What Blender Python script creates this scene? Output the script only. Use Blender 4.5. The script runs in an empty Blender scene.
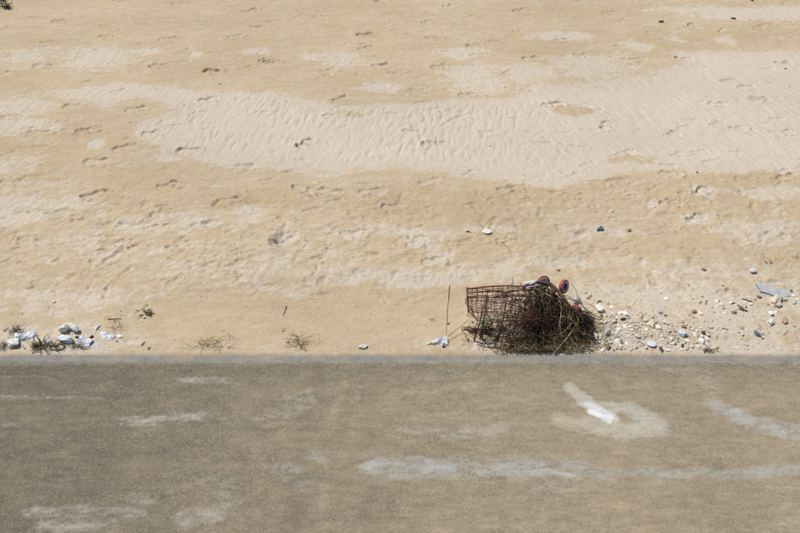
import bpy, bmesh, math, random
import numpy as np
from mathutils import Vector, Matrix, Quaternion, noise as mnoise

random.seed(7)
rng = np.random.default_rng(7)
scene = bpy.context.scene
COL = scene.collection

# ------------------------------------------------------------------ camera
CAM_H, PITCH, FPX = 4.94, math.radians(38.0), 785.0
cam_data = bpy.data.cameras.new('camera')
cam = bpy.data.objects.new('camera', cam_data)
COL.objects.link(cam)
cam.location = (0, 0, CAM_H)
cam.rotation_euler = (math.radians(90) - PITCH, 0, 0)
cam_data.sensor_width = 36.0
cam_data.lens = 36.0 * FPX / 800.0
cam_data.clip_start = 0.1
cam_data.clip_end = 2000
scene.camera = cam

# ------------------------------------------------------------------ sky + sun
SUN_AZ, SUN_EL = math.radians(-58), math.radians(60)      # azimuth clockwise from +Y
svec = Vector((math.sin(SUN_AZ) * math.cos(SUN_EL), math.cos(SUN_AZ) * math.cos(SUN_EL), math.sin(SUN_EL)))
world = bpy.data.worlds.new('World')
scene.world = world
world.use_nodes = True
wn = world.node_tree
sky = wn.nodes.new('ShaderNodeTexSky')
sky.sky_type = 'NISHITA'
sky.sun_disc = False
sky.sun_elevation = SUN_EL
sky.sun_rotation = SUN_AZ
wn.links.new(sky.outputs['Color'], wn.nodes['Background'].inputs['Color'])
wn.nodes['Background'].inputs['Strength'].default_value = 0.075
sl = bpy.data.lights.new('sun', 'SUN')
sl.energy = 3.9
sl.angle = math.radians(0.5)
sl.color = (1.0, 0.95, 0.87)
so = bpy.data.objects.new('sun', sl)
COL.objects.link(so)
so.rotation_euler = (-svec).to_track_quat('-Z', 'Y').to_euler()
so.location = (-10, 10, 20)
vs = scene.view_settings
vs.view_transform = 'Standard'
vs.look = 'None'
vs.exposure = 0.06
vs.gamma = 1.0
vs.use_curve_mapping = False

# ------------------------------------------------------------------ survey helpers
CP, SP = math.cos(PITCH), math.sin(PITCH)


def P(u, v, z=0.0):
    """world point at height z seen from the camera station in the direction (u, v)"""
    dx, dy = (u - 400.0) / FPX, (266.5 - v) / FPX
    d = Vector((dx, CP + SP * dy, -SP + CP * dy))
    t = (CAM_H - z) / -d.z
    return Vector((0, 0, CAM_H)) + d * t


def metres(u, v, px):
    dx, dy = (u - 400.0) / FPX, (266.5 - v) / FPX
    t = CAM_H / (SP - CP * dy)
    return px * t / FPX


# ------------------------------------------------------------------ numpy noise
_perm = rng.permutation(256)
_perm = np.concatenate([_perm, _perm, _perm])
_ga = rng.random(256) * 2 * np.pi
_gx, _gy = np.cos(_ga), np.sin(_ga)


def perlin(x, y):
    xi = np.floor(x).astype(np.int64)
    yi = np.floor(y).astype(np.int64)
    xf, yf = x - xi, y - yi
    u = xf * xf * xf * (xf * (xf * 6 - 15) + 10)
    v = yf * yf * yf * (yf * (yf * 6 - 15) + 10)

    def g(ix, iy, fx, fy):
        h = _perm[(_perm[ix & 255] + iy) & 255]
        return _gx[h] * fx + _gy[h] * fy
    a = g(xi, yi, xf, yf)
    b = g(xi + 1, yi, xf - 1, yf)
    c = g(xi, yi + 1, xf, yf - 1)
    d = g(xi + 1, yi + 1, xf - 1, yf - 1)
    return (a + u * (b - a) + v * ((c + u * (d - c)) - (a + u * (b - a)))) * 1.5


def fbm(x, y, o=4, gain=0.5):
    r = np.zeros_like(x)
    a, f, s = 1.0, 1.0, 0.0
    for i in range(o):
        r += a * perlin(x * f + 17.3 * i, y * f - 9.1 * i)
        s += a
        a *= gain
        f *= 2.03
    return r / s


def sstep(a, b, x):
    t = np.clip((x - a) / (b - a), 0, 1)
    return t * t * (3 - 2 * t)


def poly_sd(poly, X, Y):
    """signed distance (positive inside) of grid points to a polygon"""
    inside = np.zeros(X.shape, bool)
    dmin = np.full(X.shape, 1e9)
    n = len(poly)
    for i in range(n):
        x1, y1 = poly[i]
        x2, y2 = poly[(i + 1) % n]
        if y1 != y2:
            c = ((y1 > Y) != (y2 > Y)) & (X < (x2 - x1) * (Y - y1) / (y2 - y1) + x1)
            inside ^= c
        ex, ey = x2 - x1, y2 - y1
        t = np.clip(((X - x1) * ex + (Y - y1) * ey) / (ex * ex + ey * ey + 1e-9), 0, 1)
        dmin = np.minimum(dmin, (X - x1 - t * ex) ** 2 + (Y - y1 - t * ey) ** 2)
    d = np.sqrt(dmin)
    return np.where(inside, d, -d)


def gpoly(pts):
    r = []
    for u, v in pts:
        p = P(u, v)
        r.append((p.x, p.y))
    return r


# ------------------------------------------------------------------ materials
def new_mat(name):
    m = bpy.data.materials.new(name)
    m.use_nodes = True
    nt = m.node_tree
    b = nt.nodes['Principled BSDF']
    b.inputs['Specular IOR Level'].default_value = 0.25
    return m, nt, b


def N(nt, t, **kw):
    n = nt.nodes.new(t)
    for k, v in kw.items():
        setattr(n, k, v)
    return n


def noise_node(nt, vec, scale, detail=4, rough=0.55):
    n = N(nt, 'ShaderNodeTexNoise')
    n.inputs['Scale'].default_value = scale
    n.inputs['Detail'].default_value = detail
    n.inputs['Roughness'].default_value = rough
    nt.links.new(vec, n.inputs['Vector'])
    return n.outputs['Fac']


def ramp(nt, fac, stops):
    r = N(nt, 'ShaderNodeValToRGB')
    e = r.color_ramp.elements
    while len(e) < len(stops):
        e.new(0.5)
    for i, (p, c) in enumerate(stops):
        e[i].position = p
        e[i].color = (c[0], c[1], c[2], 1) if not isinstance(c, (int, float)) else (c, c, c, 1)
    nt.links.new(fac, r.inputs['Fac'])
    return r.outputs['Color']


def mixc(nt, fac, a, b, mode='MIX'):
    m = N(nt, 'ShaderNodeMix', data_type='RGBA', blend_type=mode)
    for sock, val in ((m.inputs[0], fac), (m.inputs[6], a), (m.inputs[7], b)):
        if isinstance(val, (int, float)):
            sock.default_value = val
        elif isinstance(val, (tuple, list)):
            sock.default_value = (val[0], val[1], val[2], 1)
        else:
            nt.links.new(val, sock)
    return m.outputs[2]


def mathn(nt, op, a, b=0.0, clamp=False):
    m = N(nt, 'ShaderNodeMath', operation=op)
    m.use_clamp = clamp
    for s, val in ((m.inputs[0], a), (m.inputs[1], b)):
        if isinstance(val, (int, float)):
            s.default_value = val
        else:
            nt.links.new(val, s)
    return m.outputs[0]


def attr(nt, name):
    a = N(nt, 'ShaderNodeAttribute')
    a.attribute_name = name
    return a.outputs['Fac']


def obj_coords(nt):
    return N(nt, 'ShaderNodeTexCoord').outputs['Object']


def simple_mat(name, c1, c2=None, scale=20, rough=0.75, bump=0.0, bscale=60, spec=0.25, vary=0.0):
    """two-tone noise material; vary mixes in per-object tint"""
    m, nt, b = new_mat(name)
    c2 = c2 or tuple(c * 0.6 for c in c1)
    co = obj_coords(nt)
    f = noise_node(nt, co, scale, 5, 0.6)
    col = ramp(nt, f, [(0.32, c2), (0.68, c1)])
    if vary:
        oi = N(nt, 'ShaderNodeObjectInfo').outputs['Random']
        hv = N(nt, 'ShaderNodeHueSaturation')
        nt.links.new(col, hv.inputs['Color'])
        nt.links.new(mathn(nt, 'ADD', mathn(nt, 'MULTIPLY', oi, 2 * vary), 1 - vary), hv.inputs['Value'])
        col = hv.outputs['Color']
    nt.links.new(col, b.inputs['Base Color'])
    b.inputs['Roughness'].default_value = rough
    b.inputs['Specular IOR Level'].default_value = spec
    if bump:
        bn = N(nt, 'ShaderNodeBump')
        bn.inputs['Strength'].default_value = bump
        bn.inputs['Distance'].default_value = 0.004
        nt.links.new(noise_node(nt, co, bscale, 4, 0.6), bn.inputs['Height'])
        nt.links.new(bn.outputs['Normal'], b.inputs['Normal'])
    return m


# ------------------------------------------------------------------ grid sheets
def axis_coords(lo, hi, step0, step1, far_lo, far_hi):
    """fine coordinates between lo and hi (spacing step0 -> step1), then growing out to far_*"""
    c = [lo]
    while c[-1] < hi:
        t = (c[-1] - lo) / (hi - lo)
        c.append(c[-1] + step0 + (step1 - step0) * t)
    s = step1
    while c[-1] < far_hi:
        s *= 1.35
        c.append(min(c[-1] + s, far_hi))
    pre = []
    x, s = lo, step0
    while x > far_lo:
        s *= 1.35
        x = max(x - s, far_lo)
        pre.append(x)
    return np.array(pre[::-1] + c)


def grid_object(name, xs, ys, Z, mat, attrs):
    nx, ny = len(xs), len(ys)
    X, Y = np.meshgrid(xs, ys)
    co = np.stack([X.ravel(), Y.ravel(), Z.ravel()], 1).astype(np.float32)
    i = np.arange(nx - 1)[None, :] + nx * np.arange(ny - 1)[:, None]
    i = i.ravel()
    quads = np.stack([i, i + 1, i + 1 + nx, i + nx], 1).astype(np.int32)
    me = bpy.data.meshes.new(name)
    me.vertices.add(len(co))
    me.vertices.foreach_set('co', co.ravel())
    me.loops.add(quads.size)
    me.loops.foreach_set('vertex_index', quads.ravel())
    me.polygons.add(len(quads))
    me.polygons.foreach_set('loop_start', np.arange(0, quads.size, 4, dtype=np.int32))
    me.polygons.foreach_set('use_smooth', np.ones(len(quads), bool))
    me.update(calc_edges=True)
    for an, av in attrs.items():
        a = me.attributes.new(an, 'FLOAT', 'POINT')
        a.data.foreach_set('value', av.ravel().astype(np.float32))
    me.materials.append(mat)
    o = bpy.data.objects.new(name, me)
    COL.objects.link(o)
    o['kind'] = 'structure'
    return o


# ================================================================== SAND
KERB_Y = P(400, 354.2).y           # back edge of the concrete edging
xs = axis_coords(-7.9, 7.9, 0.0125, 0.0125, -400, 400)
ys = axis_coords(KERB_Y - 0.06, 14.6, 0.0095, 0.0145, KERB_Y - 0.061, 700)
X, Y = np.meshgrid(xs, ys)

wx = X + 0.16 * fbm(X * 1.6, Y * 1.6, 3) + 0.16 * fbm(X * 5, Y * 8, 5, 0.65)
wy = Y + 0.14 * fbm(X * 1.6 + 40, Y * 1.6, 3) + 0.13 * fbm(X * 5 + 30, Y * 8, 5, 0.65)

# dry, wind-blown pale sand lying in the hollows of the damp tan crust
BAND = [(52, 93), (85, 86), (150, 85), (185, 90), (215, 94), (262, 93), (300, 100), (330, 104), (350, 106), (400, 106),
        (440, 101), (470, 103), (510, 99), (535, 92), (560, 88), (600, 82), (640, 78), (665, 70), (682, 64), (672, 52),
        (720, 51), (760, 54), (830, 54), (1000, 60), (1000, 176), (800, 176), (760, 173), (720, 174), (690, 178), (660, 173),
        (635, 174), (610, 179), (590, 186), (562, 190), (535, 187), (480, 181), (440, 175), (395, 171), (300, 173),
        (262, 171), (240, 172), (215, 167), (190, 156), (150, 146), (131, 135), (140, 121), (172, 113), (160, 103), (140, 99),
        (100, 111), (92, 106), (60, 100)]
sd = poly_sd(gpoly(BAND), wx, wy)
dry = 0.72 * sstep(-0.05, 0.05, sd + 0.10 * fbm(X * 16, Y * 22, 3)) + 0.28 * sstep(-0.3, 0.45, sd)
# tan islands in the pale band
for poly in ([(600, 160), (618, 155), (654, 158), (648, 164), (612, 164)], [(330, 115), (350, 112), (380, 116), (350, 119)],
             [(545, 108), (562, 104), (588, 109), (600, 112), (570, 116), (548, 114)]):
    dry *= 1 - sstep(-0.03, 0.05, poly_sd(gpoly(poly), wx, wy))


def blob(u, v, w, h, warp=True):
    """soft elliptical weight: w, h half sizes as seen"""
    c = P(u, v)
    rx = metres(u, v, w)
    ry = abs(P(u, v - h).y - c.y)
    a, b = (wx, wy) if warp else (X, Y)
    return np.sqrt(((a - c.x) / rx) ** 2 + ((b - c.y) / ry) ** 2)


n_big = fbm(X * 0.75 + 3, Y * 1.9 + 8, 5, 0.55)
n_mid = fbm(X * 3.2 + 13, Y * 5.0 + 5, 5, 0.62)
n_str = fbm(X * 1.5 + 23, Y * 14.0, 5, 0.6)          # laminae along the beach
n_fin = fbm(X * 11 + 3, Y * 11 + 7, 4, 0.6)
patch = np.full(X.shape, -0.33)
for u, v, w, h, k in [(95, 60, 36, 10, .62), (145, 53, 12, 3.5, .95), (195, 57, 8, 3, .9), (255, 53, 10, 3.2, .95), (30, 58, 30, 9, .5),
                      (460, 54, 26, 5, .95), (475, 80, 30, 14, .7), (378, 88, 20, 5, .85), (340, 60, 22, 9, .55), (315, 58, 14, 4, .7),
                      (560, 38, 30, 4.5, .85), (635, 47, 11, 5, .95), (727, 41, 10, 4, .95), (672, 41, 10, 3, .7), (530, 75, 22, 10, .85),
                      (590, 70, 45, 14, .6), (570, 95, 45, 10, .85), (770, 15, 80, 6, .95), (690, 11, 60, 3, .7), (790, 60, 25, 8, .9),
                      (20, 108, 40, 10, .6), (12, 128, 26, 8, .7), (10, 165, 30, 10, .45), (0, 210, 60, 16, .68), (60, 205, 40, 10, .5),
                      (96, 146, 9, 5, .95), (50, 128, 9, 4, .7), (170, 157, 16, 3.5, .85), (96, 219, 8, 4, .8), (130, 227, 14, 6, .9),
                      (250, 215, 14, 8, .7), (206, 226, 12, 4, .8), (180, 225, 60, 12, .35), (40, 190, 60, 10, .3),
                      (283, 240, 14, 11, .95), (400, 232, 90, 7, .5), (480, 233, 40, 4, .55), (353, 236, 14, 4.5, .85), (418, 244, 12, 4, .9),
                      (436, 255, 8, 6, .7), (250, 275, 120, 18, .42), (400, 282, 80, 9, .8), (470, 275, 60, 10, .6), (300, 290, 60, 8, .4),
                      (330, 175, 20, 4, .5), (700, 194, 13, 6, .92), (695, 221, 16, 6, .92), (653, 208, 8, 4, .6), (770, 195, 35, 6, .65),
                      (600, 235, 60, 6, .35), (760, 235, 50, 14, .5), (700, 270, 100, 10, .42), (640, 300, 120, 18, .55), (720, 320, 110, 25, .55),
                      (560, 262, 70, 7, .4), (785, 300, 30, 18, .5), (60, 305, 120, 12, .42), (30, 340, 100, 16, .6), (120, 250, 140, 16, .3),
                      (640, 345, 200, 10, .6), (430, 345, 40, 6, .3)]:
    patch = np.maximum(patch, patch * 0 - 0.36 + (k + .0) * (1 - sstep(0.3, 1.7, blob(u, v, w, h))))
n_rag = fbm(X * 7.5 + 61, Y * 10 + 5, 5, 0.68)
n_rag2 = fbm(X * 14 + 161, Y * 16 + 5, 4, 0.7)
mott = patch + 0.34 * n_big + 0.46 * n_mid + 0.10 * n_str + 0.62 * n_rag + 0.34 * n_rag2
dry2 = 0.60 * sstep(-0.46, 0.14, mott) + 0.40 * sstep(-0.06, 0.14, mott)
band_tan = sstep(0.0, 0.5, sd + 0.25)
dry = np.maximum(dry, 0.88 * dry2 * (1 - 0.0 * band_tan))
# sheltered tan tongue below the pale strip, left of the trolley
TONGUE = [(150, 300), (230, 292), (300, 300), (340, 292), (365, 288), (410, 292), (470, 297), (480, 340), (440, 348), (330, 350), (200, 350), (140, 335)]
tg = sstep(-0.1, 0.12, poly_sd(gpoly(TONGUE), wx, wy))
dry *= 1 - 0.85 * tg

damp = sstep(-0.25, 0.45, fbm(X * 0.5 + 71, Y * 1.2 + 6, 5, .6) + 0.25 * n_mid) * 0.7 + 0.25 * sstep(.1, .5, n_rag)
for u, v, w, h, k in [(330, 205, 180, 14, .6), (400, 315, 110, 22, .05), (640, 205, 160, 10, .35), (250, 330, 120, 18, .1), (60, 150, 90, 40, .35), (740, 38, 120, 8, .4)]:
    damp += k * (1 - sstep(.3, 1.4, blob(u, v, w, h)))
# --- height field
bel = sstep(0, 0.5, Y - KERB_Y)
Z = 0.018 * bel - 0.035 * sstep(-0.35, 0.25, poly_sd(gpoly(TONGUE), wx, wy)) * bel + 0.035 * fbm(X * 0.28, Y * 0.35 + 5, 3) * sstep(0.2, 1.5, Y - KERB_Y)
crust = 1 - dry
rough_zone = sstep(190, 215, 800 - 0 * X) * 0
vrow = lambda v: P(400, v).y
zone_mid = sstep(vrow(300), vrow(275), Y) * (1 - sstep(vrow(205), vrow(185), Y))
Z += 0.0105 * crust * (0.6 + 0.4 * sstep(-.3, .3, n_big))
step_n = fbm(X * 2.4 + 51, Y * 6 + 3, 5, 0.62)
Z += 0.0022 * crust * (np.floor(step_n * 5 + 0.5) / 2.0 * 0.6 + 1.2 * n_rag)
Z += 0.0034 * n_fin * (0.5 + crust) + 0.0020 * fbm(X * 28, Y * 28, 2)
Z += (0.40 + 0.85 * zone_mid) * (0.015 * fbm(X * 4 + 9, Y * 5 + 1, 3) + 0.016 * np.abs(fbm(X * 8 + 2, Y * 10, 4, .6)) * sstep(-.25, .3, fbm(X * 1.1 + 90, Y * 1.4, 3)))
# wind ripples on the dry sand, crests running roughly up the beach
def crests(a, sx, sy, ox):
    """short broken ripple crests, direction a off the beach axis"""
    rx, ry = X * math.cos(a) + Y * math.sin(a), -X * math.sin(a) + Y * math.cos(a)
    rx = rx + 0.030 * fbm(X * 4 + ox, Y * 4, 3)
    q = perlin(rx / sx, ry / sy + ox) + 0.55 * perlin(rx / (sx * .55) + 9, ry / (sy * .6) + ox)
    return q - 0.5 * np.abs(q)
mixr = sstep(0.5, 3.0, X + 0.6 * fbm(X, Y, 2))
rip = crests(-0.12, 0.062, 0.26, 3.0) * (1 - mixr) + crests(0.42, 0.062, 0.34, 8.0) * mixr
ripamp = (0.45 + 0.9 * sstep(-.3, .35, fbm(X * 1.3 + 77, Y * 1.3, 3)))
inband = sstep(0.02, 0.25, sd)
Z += 0.0085 * rip * inband * ripamp
Z += 0.0045 * rip * sstep(0.3, 0.9, dry2) * (1 - inband)

FEET = [(108, 39), (44, 67), (3, 76), (159, 68), (213, 73), (267, 63), (169, 41), (236, 39), (73, 108), (137, 111), (89, 132), (40, 135),
        (152, 135), (189, 152), (125, 150), (98, 164), (245, 168), (12, 118), (209, 101), (120, 2), (179, 5), (366, 36), (366, 50), (272, 64),
        (329, 72), (381, 67), (341, 100), (305, 144), (412, 133), (488, 134), (434, 145), (334, 116), (439, 69), (467, 98), (478, 57),
        (427, 24), (434, 40), (532, 61), (474, 47), (417, 93), (581, 57), (638, 61), (684, 60), (552, 106), (606, 127),
        (672, 136), (717, 105), (717, 125), (738, 130), (746, 88), (760, 100), (783, 65), (562, 42), (780, 135), (729, 81), (12, 184),
        (96, 197), (169, 187), (132, 227), (57, 216), (206, 226), (118, 258), (115, 246), (179, 249), (229, 202), (30, 244),
        (305, 191), (329, 194), (373, 194), (430, 184), (506, 192), (353, 235), (417, 244), (434, 263), (393, 209), (616, 184),
        (670, 177), (744, 182), (700, 194), (695, 221), (786, 179), (670, 207), (572, 250), (60, 24), (320, 18), (520, 12), (610, 14), (250, 12),
        (690, 28), (450, 8), (380, 3), (760, 28)]
STRONG = {(89, 132), (152, 135), (159, 68), (189, 152), (305, 144), (169, 187), (366, 36), (272, 64), (267, 63), (381, 67), (213, 73),
          (684, 60), (540, 61), (606, 127), (552, 106), (305, 191), (341, 100), (96, 197), (695, 221), (700, 194)}
frng = random.Random(11)


def stamp(c, ang, L, W, depth, rim, edge, pale=None, crumbs=0.004, oval=False):
    R = L * 1.3
    ix0, ix1 = np.searchsorted(xs, c.x - R), np.searchsorted(xs, c.x + R)
    iy0, iy1 = np.searchsorted(ys, c.y - R), np.searchsorted(ys, c.y + R)
    if ix1 <= ix0 or iy1 <= iy0:
        return
    sx, sy = X[iy0:iy1, ix0:ix1], Y[iy0:iy1, ix0:ix1]
    nz = fbm(sx * 22 + c.x * 3, sy * 22, 3)
    ca, sa = math.cos(ang), math.sin(ang)
    a = ((sx - c.x) * ca + (sy - c.y) * sa) + 0.008 * nz
    b = (-(sx - c.x) * sa + (sy - c.y) * ca) + 0.008 * fbm(sx * 22 + 50, sy * 22 + c.y, 3)
    d1 = (np.sqrt(((a - 0.20 * L) / (0.30 * L)) ** 2 + (b / (0.5 * W)) ** 2) - 1) * 0.45 * W
    d2 = (np.sqrt(((a + 0.29 * L) / (0.21 * L)) ** 2 + (b / (0.38 * W)) ** 2) - 1) * 0.35 * W
    d3 = np.maximum(np.abs(a) - 0.3 * L, np.abs(b) - 0.30 * W)
    if oval:
        d1 = d2 = d3 = (np.sqrt((a / (.5 * L)) ** 2 + (b / (.5 * W)) ** 2) - 1) * .5 * W
    d = np.minimum(np.minimum(d1, d2), d3)                      # < 0 inside the sole
    ins = 1 - sstep(-edge, edge * 0.2, d)
    fl = depth * ins * (0.55 + 0.45 * sstep(-.3, .3, fbm(sx * 9 + c.y, sy * 9, 2)))
    # cracked crust: broken plates pushed up round the edge
    fk = sstep(0.02, 0.30, fbm(sx * 13 + c.x * 7, sy * 13 + 3, 3, .6) + 0.05)
    rm = rim * fk * np.exp(-((d - 0.007) / 0.010) ** 2) + .8 * rim * fk * np.exp(-((d - 0.035 - .02 * nz) / 0.010) ** 2) * (fbm(sx * 7 + 5, sy * 7 + c.x, 2) > .08)
    near = np.exp(-np.clip(d, 0, 1) / 0.03) * (d > -0.01)
    Z[iy0:iy1, ix0:ix1] += -fl + rm + crumbs * near * np.clip(fbm(sx * 40, sy * 40, 2), -.2, 1)
    if pale is not None:
        dd = dry[iy0:iy1, ix0:ix1]
        dry[iy0:iy1, ix0:ix1] = dd + (pale - dd) * ins * 0.8


for (u, v) in FEET:
    c = P(u, v)
    strong = (u, v) in STRONG
    L = frng.uniform(0.26, 0.35)
    a = frng.gauss(0.30, 0.28) + (math.pi if frng.random() < 0.5 else 0)
    dep = frng.uniform(0.022, 0.030) if strong else frng.uniform(0.013, 0.021)
    pale = 0.95 if (u, v) in {(132, 227), (700, 194), (695, 221), (353, 235), (417, 244), (434, 263), (206, 226)} else (0.5 if frng.random() < .3 else None)
    stamp(c, a, L, frng.uniform(.14, .20), dep, frng.uniform(.018, .024) if strong else frng.uniform(.012, .018), frng.uniform(.008, .014) if strong else frng.uniform(.012, .034), pale)
# older trampled dents
for k in range(230):
    u, v = frng.uniform(-20, 820), frng.uniform(185, 300)
    if 455 < u < 600 and v > 265:
        continue
    stamp(P(u, v), frng.uniform(0, 6.3), frng.uniform(.12, .28), frng.uniform(.06, .11), frng.uniform(.006, .016), .008, .022, None, .006)
for k in range(180):
    u, v = frng.uniform(-20, 820), frng.uniform(0, 195)
    stamp(P(u, v), frng.gauss(.1, .4), frng.uniform(.2, .3), .10, frng.uniform(.006, .014), .008, frng.uniform(.014, .03), None, .005)
# round hollow
stamp(P(283, 241), 1.1, 0.34, 0.27, 0.085, 0.014, 0.085, 0.97, 0.006, True)
# sand drifted against the trolley and the litter
for u, v, w, h, k in [(520, 335, 70, 22, .03), (70, 338, 40, 10, .015), (650, 330, 80, 16, .012)]:
    Z += k * np.exp(-blob(u, v, w, h, False) ** 2)
# the sheet dips under the concrete edging
edge_n = 0.006 + 0.026 * fbm(X * 1.3, Y * 0 + 4.4, 5, .6) + 0.012 * fbm(X * 14, Y * 6 + 9.4, 4, .6)
Z = Z * sstep(-0.01, 0.12, Y - KERB_Y + edge_n) + (Y - KERB_Y + edge_n < 0.02) * 0.0
Z += np.clip((Y - KERB_Y + edge_n) * 0.55, -0.05, 0.006)

litter_zone = np.exp(-((Y - (KERB_Y + 0.25)) / 0.5) ** 2)


def ground(x, y):
    if y < KERB_Y - 0.03:
        return 0.0
    i = int(np.clip(np.searchsorted(xs, x), 1, len(xs) - 1))
    j = int(np.clip(np.searchsorted(ys, y), 1, len(ys) - 1))
    return float(Z[j, i])


def G(u, v, up=0.0):
    p = P(u, v, 0.03)
    for _ in range(3):
        p = P(u, v, ground(p.x, p.y) + up)
    return p


# sand material
m, nt, b = new_mat('sand_beach')
co = obj_coords(nt)
fdry = attr(nt, 'dry')
mp = N(nt, 'ShaderNodeMapping')
mp.inputs['Scale'].default_value = (1.0, 2.6, 1.0)
nt.links.new(co, mp.inputs['Vector'])
lam = noise_node(nt, mp.outputs['Vector'], 3.2, 7, 0.62)
fine = noise_node(nt, co, 55, 5, 0.65)
grain = noise_node(nt, co, 380, 2, 0.6)
big = noise_node(nt, co, 0.55, 3, 0.5)
tan = ramp(nt, lam, [(0.25, (0.452, 0.352, 0.228)), (0.5, (0.50, 0.396, 0.263)), (0.75, (0.54, 0.438, 0.30))])
pale = ramp(nt, fine, [(0.3, (0.52, 0.455, 0.37)), (0.7, (0.595, 0.53, 0.44))])
tan = mixc(nt, mathn(nt, 'MULTIPLY', attr(nt, 'damp'), 0.75), tan, (0.44, 0.332, 0.207))
col = mixc(nt, fdry, tan, pale)
col = mixc(nt, 0.55, col, ramp(nt, big, [(0.3, 0.88), (0.7, 1.06)]), 'MULTIPLY')
col = mixc(nt, 0.6, col, ramp(nt, fine, [(0.25, 0.86), (0.75, 1.10)]), 'MULTIPLY')
col = mixc(nt, 0.7, col, ramp(nt, grain, [(0.3, 0.82), (0.7, 1.16)]), 'MULTIPLY')
spk = ramp(nt, noise_node(nt, co, 120, 2, 0.5), [(0.245, 1.0), (0.29, 0.0)])
col = mixc(nt, mathn(nt, 'MULTIPLY', spk, 0.55), col, (0.16, 0.105, 0.06))
nt.links.new(col, b.inputs['Base Color'])
b.inputs['Roughness'].default_value = 0.95
b.inputs['Specular IOR Level'].default_value = 0.1
bn = N(nt, 'ShaderNodeBump')
bn.inputs['Strength'].default_value = 0.55
bn.inputs['Distance'].default_value = 0.006
nt.links.new(mathn(nt, 'ADD', fine, mathn(nt, 'MULTIPLY', grain, 0.35)), bn.inputs['Height'])
nt.links.new(bn.outputs['Normal'], b.inputs['Normal'])
sand = grid_object('beach_sand', xs, ys, Z, m, {'dry': np.clip(dry * 0.93 + 0.07 * n_rag, 0, 1), 'damp': np.clip(damp, 0, 1)})

# ================================================================== ROAD
rx_ = axis_coords(-6.2, 6.2, 0.012, 0.012, -400, 400)
ry_ = axis_coords(1.9, KERB_Y - 0.077, 0.011, 0.011, -60, KERB_Y - 0.076)
RX, RY = np.meshgrid(rx_, ry_)
rwx = RX + 0.16 * fbm(RX * 2.2, RY * 5, 5, .6) + 0.03 * fbm(RX * 14, RY * 14, 3)
rwy = RY + 0.07 * fbm(RX * 2.2 + 30, RY * 5, 5, .65) + 0.03 * fbm(RX * 14 + 9, RY * 14, 3)


def stroke(pts, wpx, soft=1.0):
    """worn smear following ground points, half width in seen pixels"""
    g = [P(u, v) for u, v in pts]
    d = np.full(RX.shape, 1e9)
    for p, q in zip(g[:-1], g[1:]):
        ex, ey = q.x - p.x, q.y - p.y
        t = np.clip(((rwx - p.x) * ex + (rwy - p.y) * ey) / (ex * ex + ey * ey), 0, 1)
        d = np.minimum(d, np.hypot(rwx - p.x - t * ex, rwy - p.y - t * ey))
    w = metres(pts[0][0], pts[0][1], wpx)
    return 1 - sstep(w * (1 - 0.6 * soft), w * (1 + 0.6 * soft), d)


rstr = fbm(RX * 2.6 + 9, RY * 9, 6, 0.66)
rmid = fbm(RX * 1.5 + 2, RY * 1.9, 6, 0.62)
rgr = fbm(RX * 24, RY * 30, 3, 0.65)
brk = sstep(-0.30, 0.30, rstr + 0.5 * rgr + 0.5 * fbm(RX * 7, RY * 18 + 4, 4, .7))
chalk = np.zeros(RX.shape)
bluish = np.zeros(RX.shape)
for pts, w, k in [([(372, 464), (420, 466), (470, 468), (540, 468), (580, 470)], 9, .75), ([(430, 470), (520, 466)], 8, .5), ([(580, 471), (660, 474), (730, 471), (810, 470)], 5, .6),
                  ([(130, 419), (165, 416), (200, 416)], 4, .85), ([(200, 418), (260, 418)], 2, .5), ([(270, 414), (300, 408), (312, 398)], 5, .6),
                  ([(285, 400), (310, 394)], 4, .5), ([(120, 423), (150, 423)], 2, .6), ([(185, 379), (228, 380)], 4, .6), ([(230, 381), (250, 383)], 1.5, .4),
                  ([(722, 408), (745, 418), (775, 428), (810, 438)], 8, .75), ([(672, 368), (700, 373), (712, 390)], 7, .4), ([(760, 424), (800, 432)], 6, .5),
                  ([(30, 512), (90, 511), (140, 513)], 4.5, .8), ([(40, 524), (110, 524)], 5, .7), ([(185, 517), (215, 515)], 8, .7), ([(225, 478), (230, 500)], 7, .55),
                  ([(190, 475), (205, 480)], 6, .5), ([(140, 498), (160, 495)], 7, .35), ([(288, 470), (296, 480)], 8, .45), ([(313, 452), (318, 456)], 6, .5),
                  ([(0, 395), (60, 397), (100, 397)], 1.2, .5), ([(0, 377), (50, 376)], 1.5, .4), ([(400, 430), (440, 433), (500, 427)], 5, .55), ([(420, 415), (500, 413)], 4, .35),
                  ([(390, 395), (460, 385), (520, 388)], 5, .25), ([(345, 400), (370, 385)], 3, .4), ([(600, 392), (625, 386)], 3, .3), ([(780, 519), (810, 522)], 2.5, .5),
                  ([(530, 488), (570, 480)], 9, .25), ([(5, 425), (25, 427)], 4, .3), ([(440, 374), (470, 371)], 3, .35)]:
    sm = k * stroke(pts, w * 1.3, 1.6) * (0.35 + 0.70 * brk)
    if pts[0][1] > 440 and pts[0][0] > 260 or pts[0][0] > 700:
        bluish = np.maximum(bluish, sm)
    else:
        chalk = np.maximum(chalk, sm)
kd = (KERB_Y - 0.076) - RY
chalk = np.maximum(chalk, 0.62 * np.exp(-np.clip(kd + 0.02 * fbm(RX * 6, RY * 9, 4, .6), 0, 9) / 0.045))
rwx, rwy = RX + 0.15 * (rwx - RX), RY + 0.3 * (rwy - RY)
splat = np.maximum.reduce([stroke([(569, 387), (582, 397), (596, 408)], 6.5, .5) * .75, stroke([(584, 400), (606, 415)], 8, .5) * .95,
                           stroke([(630, 409), (658, 424)], 10, .8) * .75, stroke([(596, 405), (634, 409)], 7, .8) * .6,
                           stroke([(590, 424), (625, 431), (660, 427)], 10, .9) * .6, stroke([(560, 420), (580, 428)], 8, 1.) * .4])
rwx, rwy = RX + 0.3 * (rwx - RX), RY + 0.3 * (rwy - RY)
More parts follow.
